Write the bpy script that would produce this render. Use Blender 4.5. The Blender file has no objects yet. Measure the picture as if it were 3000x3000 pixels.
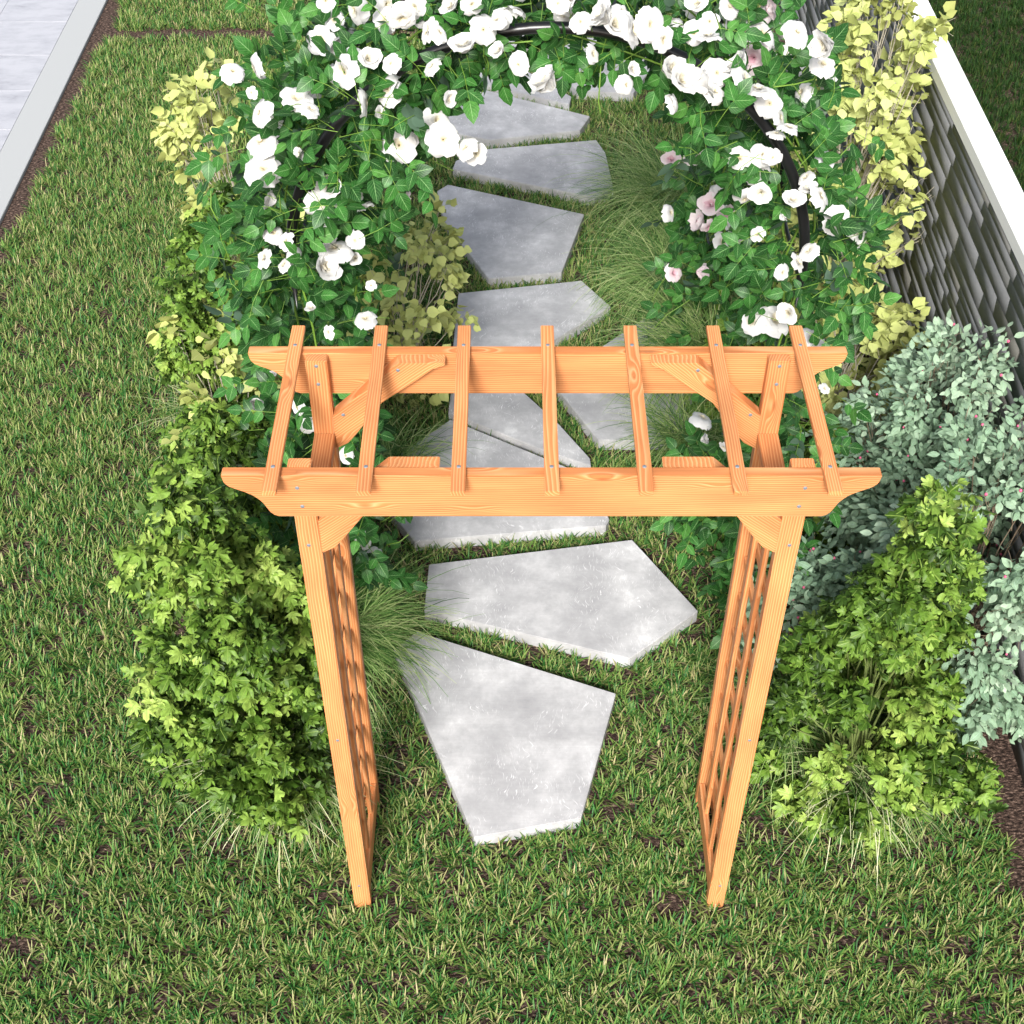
import bpy, bmesh, math, random
import numpy as np
from mathutils import Vector, Matrix

random.seed(11)
rng = np.random.default_rng(11)
scene = bpy.context.scene
COL = scene.collection
R_ = math.radians

# ------------------------------------------------------------------ measured layout (metres, world space)
BLOOM_LEFT = [(-0.874, 1.207, 2.457, 0.076, 0.0), (-0.841, 1.28, 2.417, 0.078, 0.0), (-0.831, 1.184, 2.394, 0.043, 0.0), (-0.83, 1.2, 2.328, 0.086, 0.0), (-0.844, 1.273, 2.203, 0.098, 0.0), (-0.833, 1.222, 2.145, 0.125, 0.0), (-0.722, 1.308, 2.321, 0.097, 0.0), (-0.657, 1.168, 2.362, 0.068, 0.0), (-0.747, 1.694, 2.174, 0.068, 0.0), (-0.717, 1.206, 2.189, 0.053, 0.0), (-0.658, 1.489, 2.405, 0.09, 0.0), (-0.655, 1.702, 2.355, 0.075, 0.0), (-0.615, 1.69, 2.326, 0.075, 0.0), (-0.571, 1.515, 2.482, 0.098, 0.0), (-0.605, 1.251, 2.632, 0.066, 0.0), (-0.57, 1.341, 2.411, 0.096, 0.0), (-0.574, 1.233, 2.432, 0.094, 0.0), (-0.499, 1.259, 2.459, 0.085, 0.0), (-0.441, 1.233, 2.461, 0.064, 0.0), (-0.463, 1.295, 2.352, 0.105, 0.0), (-0.499, 1.241, 2.331, 0.096, 0.0), (-0.482, 1.276, 2.279, 0.053, 0.0), (-0.429, 1.313, 2.159, 0.118, 0.0), (-0.306, 1.302, 2.248, 0.107, 0.0), (-0.286, 1.18, 2.247, 0.114, 0.0), (-0.241, 1.203, 2.221, 0.097, 0.0), (-0.197, 1.239, 2.17, 0.072, 0.0), (-0.275, 1.267, 2.33, 0.057, 0.0), (-0.327, 1.2, 2.473, 0.067, 0.0), (-0.225, 1.175, 2.539, 0.083, 0.0), (-0.169, 1.282, 2.535, 0.085, 0.0), (-0.283, 1.191, 2.577, 0.066, 0.0), (-0.338, 1.256, 2.547, 0.084, 0.0), (-0.371, 1.349, 2.565, 0.068, 0.0), (-0.397, 1.273, 2.562, 0.092, 0.0), (-0.473, 1.459, 2.492, 0.097, 0.0), (-0.453, 1.521, 2.496, 0.08, 0.0), (-0.652, 1.272, 2.038, 0.092, 0.0), (-0.68, 1.257, 1.978, 0.102, 0.0), (-0.656, 1.282, 1.953, 0.084, 0.0), (-0.829, 1.242, 2.011, 0.074, 0.0), (-0.821, 1.2, 1.929, 0.074, 0.0), (-0.789, 1.158, 1.924, 0.064, 0.0), (-0.715, 1.305, 1.842, 0.105, 0.0), (-0.652, 1.259, 1.843, 0.114, 0.0), (-0.585, 1.204, 1.889, 0.075, 0.0), (-0.54, 1.19, 2.038, 0.064, 0.0), (-0.558, 1.154, 2.079, 0.054, 0.0), (-0.872, 1.191, 1.839, 0.075, 0.0), (-0.816, 1.205, 1.81, 0.066, 0.0), (-0.769, 1.277, 1.777, 0.077, 0.0), (-0.679, 1.218, 1.782, 0.114, 0.0), (-0.595, 1.298, 1.763, 0.058, 0.0), (-0.577, 1.262, 1.565, 0.089, 0.0), (-0.695, 1.198, 1.543, 0.049, 0.0), (-0.732, 1.173, 1.661, 0.048, 0.0), (-0.536, 1.173, 1.748, 0.038, 0.0), (-0.427, 1.266, 2.0, 0.065, 1.0), (-0.131, 1.161, 2.531, 0.058, 0.0), (-0.267, 1.361, 2.568, 0.068, 0.0), (-0.197, 1.267, 2.61, 0.075, 0.0), (-0.139, 1.262, 2.582, 0.067, 0.0), (-0.117, 1.292, 2.561, 0.067, 0.0), (-0.968, 1.2, 1.243, 0.057, 0.0), (-0.837, 1.2, 1.22, 0.073, 0.0), (-0.807, 1.2, 1.172, 0.082, 0.0), (-0.793, 1.2, 1.136, 0.072, 0.0), (-0.685, 1.2, 0.999, 0.063, 0.0), (-0.944, 1.2, 1.024, 0.042, 0.0), (-0.902, 1.2, 1.37, 0.036, 0.0), (-0.668, 1.2, 0.561, 0.085, 0.0), (-0.62, 1.2, 0.504, 0.081, 0.0)]
BLOOM_RIGHT = [(-0.078, 1.317, 2.588, 0.076, 0.0), (0.03, 1.256, 2.619, 0.066, 0.0), (0.065, 1.314, 2.604, 0.067, 0.0), (0.096, 1.224, 2.589, 0.075, 0.0), (0.154, 1.237, 2.594, 0.091, 0.0), (0.194, 1.26, 2.561, 0.101, 0.0), (0.223, 1.284, 2.588, 0.075, 0.0), (0.247, 1.189, 2.578, 0.099, 0.0), (0.298, 1.204, 2.587, 0.107, 0.0), (0.332, 1.214, 2.536, 0.083, 0.0), (0.417, 1.259, 2.53, 0.076, 0.0), (0.451, 1.242, 2.546, 0.084, 0.0), (0.469, 1.334, 2.534, 0.068, 0.0), (0.546, 1.475, 2.521, 0.07, 0.0), (0.435, 1.396, 2.56, 0.069, 0.0), (0.737, 1.809, 2.358, 0.105, 1.0), (0.714, 1.771, 2.306, 0.115, 0.0), (0.579, 1.43, 2.457, 0.062, 1.0), (0.695, 1.191, 2.581, 0.091, 0.0), (0.758, 1.149, 2.552, 0.099, 0.0), (0.798, 1.284, 2.439, 0.077, 0.0), (0.845, 1.866, 2.133, 0.11, 0.0), (0.36, 1.265, 2.425, 0.103, 0.0), (0.386, 1.218, 2.417, 0.102, 0.0), (0.419, 1.251, 2.424, 0.086, 0.0), (0.443, 1.185, 2.418, 0.102, 0.0), (0.495, 1.258, 2.421, 0.095, 0.0), (0.549, 1.282, 2.433, 0.095, 0.0), (0.577, 1.203, 2.432, 0.11, 0.0), (0.607, 1.227, 2.396, 0.094, 0.0), (0.38, 1.185, 2.365, 0.069, 0.0), (0.488, 1.18, 2.408, 0.076, 0.0), (0.667, 1.297, 2.302, 0.088, 0.0), (0.714, 1.308, 2.254, 0.08, 0.0), (0.711, 1.209, 2.286, 0.079, 0.0), (0.682, 1.238, 2.249, 0.062, 0.0), (0.145, 1.253, 2.479, 0.068, 0.0), (0.237, 1.214, 2.402, 0.064, 0.0), (0.246, 1.217, 2.449, 0.051, 0.0), (0.003, 1.15, 2.443, 0.109, 0.0), (-0.079, 1.165, 2.483, 0.067, 0.0), (0.587, 1.259, 2.15, 0.081, 0.0), (0.662, 1.264, 2.156, 0.072, 0.0), (0.65, 1.301, 2.072, 0.11, 0.0), (0.676, 1.189, 2.182, 0.062, 0.0), (0.627, 1.286, 1.979, 0.065, 0.0), (0.648, 1.172, 2.077, 0.081, 0.0), (0.681, 1.319, 1.843, 0.057, 0.0), (0.789, 1.27, 2.081, 0.064, 0.0), (0.807, 1.25, 2.048, 0.073, 0.0), (0.845, 1.198, 2.061, 0.091, 0.0), (0.752, 1.198, 2.043, 0.073, 0.0), (0.855, 1.286, 2.135, 0.073, 0.0), (0.915, 1.219, 1.946, 0.102, 0.0), (0.974, 1.236, 1.907, 0.075, 0.0), (1.02, 1.256, 1.855, 0.076, 0.0), (0.818, 1.2, 1.868, 0.084, 0.0), (0.806, 1.189, 1.826, 0.075, 0.0), (0.773, 1.23, 1.754, 0.067, 0.0), (0.696, 1.273, 1.535, 0.11, 0.0), (0.793, 1.32, 1.511, 0.131, 0.0), (0.793, 1.19, 1.628, 0.087, 0.0), (0.936, 1.319, 1.446, 0.112, 0.0), (0.733, 1.214, 1.968, 0.037, 0.0), (0.569, 1.2, 1.196, 0.098, 0.0), (0.581, 1.2, 1.077, 0.052, 0.0), (0.651, 1.2, 1.035, 0.046, 0.0), (0.998, 1.3, 1.227, 0.045, 0.0)]
BLOOM_PINK = [(0.719, 2.722, 1.38, 0.112, 1.0), (0.686, 2.861, 1.232, 0.091, 1.0), (0.603, 2.948, 1.163, 0.092, 1.0), (0.826, 2.798, 1.083, 0.131, 0.0), (0.769, 2.771, 1.047, 0.105, 1.0), (0.869, 2.912, 0.912, 0.095, 1.0), (0.618, 2.815, 0.979, 0.093, 0.0), (0.745, 2.81, 0.929, 0.107, 1.0), (0.77, 2.738, 0.948, 0.079, 1.0), (0.935, 2.884, 0.826, 0.163, 0.0), (0.858, 2.828, 0.821, 0.108, 0.0), (0.666, 2.919, 0.588, 0.098, 1.0), (0.773, 2.823, 0.654, 0.096, 1.0), (0.718, 2.866, 1.428, 0.063, 1.0), (0.921, 2.958, 1.019, 0.067, 1.0)]
STONES = {
  'S1': [(-0.474, 1.19), (0.308, 0.877), (0.153, 0.317), (-0.224, 0.238), (-0.562, 1.094)],
  'S2': [(-0.44, 1.56), (0.423, 1.705), (0.666, 1.298), (0.371, 1.048), (-0.449, 1.303)],
  'S3': [(-0.379, 2.493), (0.258, 2.1), (0.332, 1.827), (0.314, 1.788), (-0.506, 1.695), (-0.626, 1.876), (-0.597, 2.256)],
  'T1': [(-0.382, 2.74), (-0.312, 2.805), (-0.068, 2.74), (0.129, 2.459), (0.263, 2.224), (0.266, 2.17), (0.064, 2.271), (-0.391, 2.543)],
  'T3': [(0.656, 3.357), (0.844, 3.33), (0.889, 2.854), (0.706, 2.34), (0.308, 2.347), (0.128, 2.712), (0.168, 2.854)],
  'S5': [(-0.369, 3.501), (0.276, 3.615), (0.418, 3.385), (-0.001, 2.987), (-0.247, 2.764), (-0.39, 2.854)],
  'S6': [(-0.459, 4.568), (0.314, 4.255), (0.172, 3.688), (-0.213, 3.629), (-0.467, 4.179), (-0.518, 4.499)],
  'S7': [(-0.421, 4.833), (-0.238, 4.967), (0.419, 5.074), (0.466, 4.925), (0.494, 4.511), (0.381, 4.426), (-0.437, 4.737)],
  'S8': [(-0.442, 5.795), (0.392, 5.364), (0.324, 5.188), (-0.22, 5.073), (-0.463, 5.162), (-0.515, 5.558)],
  'S9': [(-0.388, 6.116), (-0.11, 6.101), (0.285, 5.614), (0.269, 5.511), (0.025, 5.627), (-0.43, 5.867)],
  'S10': [(0.085, 6.123), (0.383, 6.438), (0.673, 6.399), (0.843, 6.057), (0.679, 5.655), (0.325, 5.69)],
  'S11': [(-0.305, 6.375), (0.034, 6.517), (0.183, 6.454), (-0.022, 6.26), (-0.215, 6.206)],
}

# ------------------------------------------------------------------ small helpers
def link(o):
    COL.objects.link(o)
    return o

def thing(name, label, cat, loc=(0, 0, 0), group=None):
    o = bpy.data.objects.new(name, None)
    o.empty_display_size = .1
    link(o)
    o.location = loc
    o['label'] = label
    o['category'] = cat
    if group:
        o['group'] = group
    return o

def tag(o, label, cat, group=None):
    o['label'] = label
    o['category'] = cat
    if group:
        o['group'] = group
    return o

def raw_mesh(name, V, F, attrs=None, mat=None, smooth=False):
    """V (n,3); F list of (m,k) int arrays or one array; attrs dict name -> (n,) or (n,3)"""
    if not isinstance(F, list):
        F = [F]
    F = [np.asarray(f, dtype=np.int32) for f in F if len(f)]
    V = np.asarray(V, dtype=np.float32)
    me = bpy.data.meshes.new(name)
    me.vertices.add(len(V))
    me.vertices.foreach_set('co', V.ravel())
    nl = sum(f.size for f in F)
    npoly = sum(len(f) for f in F)
    me.loops.add(nl)
    me.polygons.add(npoly)
    me.loops.foreach_set('vertex_index', np.concatenate([f.ravel() for f in F]))
    sizes = np.concatenate([np.full(len(f), f.shape[1], dtype=np.int32) for f in F])
    starts = np.zeros(npoly, dtype=np.int32)
    starts[1:] = np.cumsum(sizes)[:-1]
    me.polygons.foreach_set('loop_start', starts)
    me.polygons.foreach_set('loop_total', sizes)
    if smooth:
        me.polygons.foreach_set('use_smooth', np.ones(npoly, dtype=bool))
    me.update(calc_edges=True)
    for k, a in (attrs or {}).items():
        a = np.asarray(a, dtype=np.float32)
        if a.ndim == 1:
            at = me.attributes.new(k, 'FLOAT', 'POINT')
            at.data.foreach_set('value', a)
        else:
            at = me.attributes.new(k, 'FLOAT_VECTOR', 'POINT')
            at.data.foreach_set('vector', a.ravel())
    if mat:
        me.materials.append(mat)
    return me

def add(name, me, parent=None, loc=None, rot=None, scale=None):
    o = bpy.data.objects.new(name, me)
    link(o)
    if parent:
        o.parent = parent
    if loc is not None:
        o.location = loc
    if rot is not None:
        o.rotation_euler = rot
    if scale is not None:
        o.scale = (scale,) * 3 if not hasattr(scale, '__len__') else scale
    return o

def unit(a):
    return a / np.maximum(np.linalg.norm(a, axis=-1, keepdims=True), 1e-9)

def scatter(tmpl, P, X, Y, Z, S):
    """place template (V,F,uv) at P with frame X,Y,Z (N,3) and size S (N,)"""
    V, F, uv = tmpl
    n, k = len(P), len(V)
    S = np.asarray(S)
    if S.ndim == 1:
        S = np.stack([S, S, S], 1)
    W = (P[:, None, :] + (V[None, :, 0:1] * S[:, None, 0:1]) * X[:, None, :]
         + (V[None, :, 1:2] * S[:, None, 1:2]) * Y[:, None, :] + (V[None, :, 2:3] * S[:, None, 2:3]) * Z[:, None, :])
    Fs = []
    off = (np.arange(n) * k)[:, None, None]
    for f in (F if isinstance(F, list) else [F]):
        Fs.append((f[None] + off).reshape(-1, f.shape[1]))
    UV = np.tile(uv, (n, 1))
    r = np.repeat(rng.random(n), k)
    return W.reshape(-1, 3), Fs, UV, r

def frames(axis, normal):
    """leaf frames: Y along axis, Z = normal made perpendicular"""
    Y = unit(axis)
    Z = unit(normal - (normal * Y).sum(-1, keepdims=True) * Y)
    X = np.cross(Y, Z)
    return X, Y, Z

def tubes(paths, radii, sides=5):
    """many tapered tubes in one vertex/face set; radii: (r0, r1) per path"""
    Vs, Fs, base = [], [], 0
    ang = np.arange(sides) * 2 * math.pi / sides
    for pts, (r0, r1) in zip(paths, radii):
        pts = np.asarray(pts, dtype=float)
        m = len(pts)
        T = unit(np.gradient(pts, axis=0))
        ref = np.array([0.0, 0, 1]) if abs(T[:, 2]).mean() < .9 else np.array([1.0, 0, 0])
        A = unit(np.cross(T, ref))
        B = np.cross(T, A)
        r = np.linspace(r0, r1, m)[:, None, None]
        ring = pts[:, None, :] + r * (np.cos(ang)[None, :, None] * A[:, None, :] + np.sin(ang)[None, :, None] * B[:, None, :])
        Vs.append(ring.reshape(-1, 3))
        i = np.arange(m - 1)[:, None] * sides
        j = np.arange(sides)[None, :]
        j2 = (j + 1) % sides
        q = np.stack([i + j, i + j2, i + sides + j2, i + sides + j], -1).reshape(-1, 4) + base
        Fs.append(q)
        base += m * sides
    return np.concatenate(Vs), np.concatenate(Fs)

# ------------------------------------------------------------------ materials
def new_mat(name):
    m = bpy.data.materials.new(name)
    m.use_nodes = True
    nt = m.node_tree
    nt.nodes.clear()
    return m, nt, nt.nodes, nt.links

def N(nodes, t, **kw):
    n = nodes.new(t)
    for k, v in kw.items():
        if k.startswith('i_'):
            key = k[2:]
            n.inputs[int(key) if key.isdigit() else key.replace('_', ' ')].default_value = v
        else:
            setattr(n, k, v)
    return n

def ramp(nodes, stops, interp='LINEAR'):
    n = nodes.new('ShaderNodeValToRGB')
    cr = n.color_ramp
    cr.interpolation = interp
    while len(cr.elements) < len(stops):
        cr.elements.new(.5)
    for e, (p, c) in zip(cr.elements, stops):
        e.position = p
        e.color = (*c, 1) if len(c) == 3 else c
    return n

def simple_mat(name, col, rough=.5, metal=0., spec=.5):
    m, nt, nd, lk = new_mat(name)
    b = N(nd, 'ShaderNodeBsdfPrincipled')
    b.inputs['Base Color'].default_value = (*col, 1)
    b.inputs['Roughness'].default_value = rough
    b.inputs['Metallic'].default_value = metal
    b.inputs['Specular IOR Level'].default_value = spec
    o = N(nd, 'ShaderNodeOutputMaterial')
    lk.new(b.outputs[0], o.inputs[0])
    return m

def leaf_mat(name, stops, vein=None, veincol=(.3, .5, .2), under=None, rough=.45, spec=.4, trans=.3, transcol=None, side_veins=True, mottled=0.):
    """leaf: each leaf's own colour from its random value, pale midrib and side veins, paler underside, some light passing through"""
    m, nt, nd, lk = new_mat(name)
    at = N(nd, 'ShaderNodeAttribute', attribute_name='rnd')
    rp = ramp(nd, stops)
    lk.new(at.outputs['Fac'], rp.inputs[0])
    col = rp.outputs[0]
    if mottled:
        tc = N(nd, 'ShaderNodeTexCoord')
        nz = N(nd, 'ShaderNodeTexNoise', i_Scale=70., i_Detail=3.)
        lk.new(tc.outputs['Object'], nz.inputs['Vector'])
        mp = N(nd, 'ShaderNodeMapRange', i_1=.3, i_2=.7, i_3=1 - mottled, i_4=1 + mottled)
        lk.new(nz.outputs['Fac'], mp.inputs[0])
        mx = N(nd, 'ShaderNodeMix', data_type='RGBA', blend_type='MULTIPLY')
        mx.inputs['Factor'].default_value = 1
        lk.new(col, mx.inputs['A'])
        lk.new(mp.outputs[0], mx.inputs['B'])
        col = mx.outputs['Result']
    if vein:
        uv = N(nd, 'ShaderNodeAttribute', attribute_name='luv')
        sx = N(nd, 'ShaderNodeSeparateXYZ')
        lk.new(uv.outputs['Vector'], sx.inputs[0])
        ab = N(nd, 'ShaderNodeMath', operation='ABSOLUTE')
        lk.new(sx.outputs[0], ab.inputs[0])
        mid = N(nd, 'ShaderNodeMath', operation='LESS_THAN')
        lk.new(ab.outputs[0], mid.inputs[0])
        mid.inputs[1].default_value = vein
        fac = mid.outputs[0]
        if side_veins:
            m1 = N(nd, 'ShaderNodeMath', operation='MULTIPLY_ADD')
            lk.new(ab.outputs[0], m1.inputs[0])
            m1.inputs[1].default_value = -.35
            lk.new(sx.outputs[1], m1.inputs[2])
            m2 = N(nd, 'ShaderNodeMath', operation='MULTIPLY')
            lk.new(m1.outputs[0], m2.inputs[0])
            m2.inputs[1].default_value = 6.5
            fr = N(nd, 'ShaderNodeMath', operation='FRACT')
            lk.new(m2.outputs[0], fr.inputs[0])
            lt = N(nd, 'ShaderNodeMath', operation='LESS_THAN')
            lk.new(fr.outputs[0], lt.inputs[0])
            lt.inputs[1].default_value = .13
            sc = N(nd, 'ShaderNodeMath', operation='MULTIPLY')
            lk.new(lt.outputs[0], sc.inputs[0])
            sc.inputs[1].default_value = .35
            mxx = N(nd, 'ShaderNodeMath', operation='MAXIMUM')
            lk.new(mid.outputs[0], mxx.inputs[0])
            lk.new(sc.outputs[0], mxx.inputs[1])
            fac = mxx.outputs[0]
        mx = N(nd, 'ShaderNodeMix', data_type='RGBA')
        lk.new(fac, mx.inputs['Factor'])
        lk.new(col, mx.inputs['A'])
        mx.inputs['B'].default_value = (*veincol, 1)
        col = mx.outputs['Result']
    if under:
        ge = N(nd, 'ShaderNodeNewGeometry')
        mx = N(nd, 'ShaderNodeMix', data_type='RGBA')
        lk.new(ge.outputs['Backfacing'], mx.inputs['Factor'])
        lk.new(col, mx.inputs['A'])
        mx.inputs['B'].default_value = (*under, 1)
        col = mx.outputs['Result']
    b = N(nd, 'ShaderNodeBsdfPrincipled')
    b.inputs['Roughness'].default_value = rough
    b.inputs['Specular IOR Level'].default_value = spec
    lk.new(col, b.inputs['Base Color'])
    o = N(nd, 'ShaderNodeOutputMaterial')
    if trans:
        t = N(nd, 'ShaderNodeBsdfTranslucent')
        if transcol:
            mt = N(nd, 'ShaderNodeMix', data_type='RGBA', blend_type='MULTIPLY')
            mt.inputs['Factor'].default_value = 1
            lk.new(col, mt.inputs['A'])
            mt.inputs['B'].default_value = (*transcol, 1)
            lk.new(mt.outputs['Result'], t.inputs['Color'])
        else:
            lk.new(col, t.inputs['Color'])
        ms = N(nd, 'ShaderNodeMixShader')
        ms.inputs[0].default_value = trans
        lk.new(b.outputs[0], ms.inputs[1])
        lk.new(t.outputs[0], ms.inputs[2])
        lk.new(ms.outputs[0], o.inputs[0])
    else:
        lk.new(b.outputs[0], o.inputs[0])
    return m

def wood_mat():
    m, nt, nd, lk = new_mat('stained_pine')
    at = N(nd, 'ShaderNodeAttribute', attribute_name='gr')
    # slow wander of the growth rings along the board
    mp = N(nd, 'ShaderNodeMapping')
    mp.inputs['Scale'].default_value = (1.6, 9, 9)
    lk.new(at.outputs['Vector'], mp.inputs['Vector'])
    nz = N(nd, 'ShaderNodeTexNoise', i_Scale=1., i_Detail=2., i_Roughness=.5)
    lk.new(mp.outputs[0], nz.inputs['Vector'])
    # knots
    mk = N(nd, 'ShaderNodeMapping')
    mk.inputs['Scale'].default_value = (3.2, 13, 13)
    lk.new(at.outputs['Vector'], mk.inputs['Vector'])
    vo = N(nd, 'ShaderNodeTexVoronoi', feature='F1', i_Scale=1., i_Randomness=1.)
    lk.new(mk.outputs[0], vo.inputs['Vector'])
    kn = N(nd, 'ShaderNodeMapRange', interpolation_type='SMOOTHSTEP', i_1=.0, i_2=.30, i_3=1., i_4=0.)
    lk.new(vo.outputs['Distance'], kn.inputs[0])
    # distance from the pith
    sp = N(nd, 'ShaderNodeSeparateXYZ')
    lk.new(at.outputs['Vector'], sp.inputs[0])
    cb = N(nd, 'ShaderNodeCombineXYZ')
    lk.new(sp.outputs[1], cb.inputs[1])
    lk.new(sp.outputs[2], cb.inputs[2])
    ds = N(nd, 'ShaderNodeVectorMath', operation='DISTANCE')
    ds.inputs[1].default_value = (0, .035, .075)
    lk.new(cb.outputs[0], ds.inputs[0])
    a1 = N(nd, 'ShaderNodeMath', operation='MULTIPLY_ADD')
    lk.new(nz.outputs['Fac'], a1.inputs[0])
    a1.inputs[1].default_value = .030
    lk.new(ds.outputs['Value'], a1.inputs[2])
    a2 = N(nd, 'ShaderNodeMath', operation='MULTIPLY_ADD')
    lk.new(kn.outputs[0], a2.inputs[0])
    a2.inputs[1].default_value = .016
    lk.new(a1.outputs[0], a2.inputs[2])
    a3 = N(nd, 'ShaderNodeMath', operation='MULTIPLY')
    lk.new(a2.outputs[0], a3.inputs[0])
    a3.inputs[1].default_value = 150.
    fr = N(nd, 'ShaderNodeMath', operation='FRACT')
    lk.new(a3.outputs[0], fr.inputs[0])
    rp = ramp(nd, [(0, (.53, .182, .050)), (.38, (.56, .202, .058)), (.60, (.64, .285, .102)), (.76, (.69, .345, .145)), (.9, (.57, .218, .068)), (1, (.47, .148, .038))])
    lk.new(fr.outputs[0], rp.inputs[0])
    # fine fibres
    mf = N(nd, 'ShaderNodeMapping')
    mf.inputs['Scale'].default_value = (6, 420, 420)
    lk.new(at.outputs['Vector'], mf.inputs['Vector'])
    nf = N(nd, 'ShaderNodeTexNoise', i_Scale=1., i_Detail=2.)
    lk.new(mf.outputs[0], nf.inputs['Vector'])
    mr = N(nd, 'ShaderNodeMapRange', i_1=.3, i_2=.7, i_3=.88, i_4=1.08)
    lk.new(nf.outputs['Fac'], mr.inputs[0])
    # stain taken up unevenly
    ms = N(nd, 'ShaderNodeMapping')
    ms.inputs['Scale'].default_value = (4, 16, 16)
    lk.new(at.outputs['Vector'], ms.inputs['Vector'])
    ns = N(nd, 'ShaderNodeTexNoise', i_Scale=1., i_Detail=3.)
    lk.new(ms.outputs[0], ns.inputs['Vector'])
    mr2 = N(nd, 'ShaderNodeMapRange', i_1=.3, i_2=.7, i_3=.80, i_4=1.10)
    lk.new(ns.outputs['Fac'], mr2.inputs[0])
    mm = N(nd, 'ShaderNodeMath', operation='MULTIPLY')
    lk.new(mr.outputs[0], mm.inputs[0])
    lk.new(mr2.outputs[0], mm.inputs[1])
    mx = N(nd, 'ShaderNodeMix', data_type='RGBA', blend_type='MULTIPLY')
    mx.inputs['Factor'].default_value = 1
    lk.new(rp.outputs[0], mx.inputs['A'])
    lk.new(mm.outputs[0], mx.inputs['B'])
    # dark knot hearts
    kd = N(nd, 'ShaderNodeMapRange', interpolation_type='SMOOTHSTEP', i_1=.03, i_2=.11, i_3=.75, i_4=0.)
    lk.new(vo.outputs['Distance'], kd.inputs[0])
    mk2 = N(nd, 'ShaderNodeMix', data_type='RGBA')
    lk.new(kd.outputs[0], mk2.inputs['Factor'])
    lk.new(mx.outputs['Result'], mk2.inputs['A'])
    mk2.inputs['B'].default_value = (.30, .085, .02, 1)
    oi = N(nd, 'ShaderNodeObjectInfo')
    om = N(nd, 'ShaderNodeMapRange', i_1=0., i_2=1., i_3=.93, i_4=1.07)
    lk.new(oi.outputs['Random'], om.inputs[0])
    hv = N(nd, 'ShaderNodeHueSaturation')
    lk.new(om.outputs[0], hv.inputs['Value'])
    hv.inputs['Saturation'].default_value = .97
    lk.new(mk2.outputs['Result'], hv.inputs['Color'])
    b = N(nd, 'ShaderNodeBsdfPrincipled')
    b.inputs['Roughness'].default_value = .55
    b.inputs['Specular IOR Level'].default_value = .3
    lk.new(hv.outputs['Color'], b.inputs['Base Color'])
    bp = N(nd, 'ShaderNodeBump', i_Strength=.25, i_Distance=.001)
    lk.new(mm.outputs[0], bp.inputs['Height'])
    lk.new(bp.outputs[0], b.inputs['Normal'])
    o = N(nd, 'ShaderNodeOutputMaterial')
    lk.new(b.outputs[0], o.inputs[0])
    return m

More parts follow.
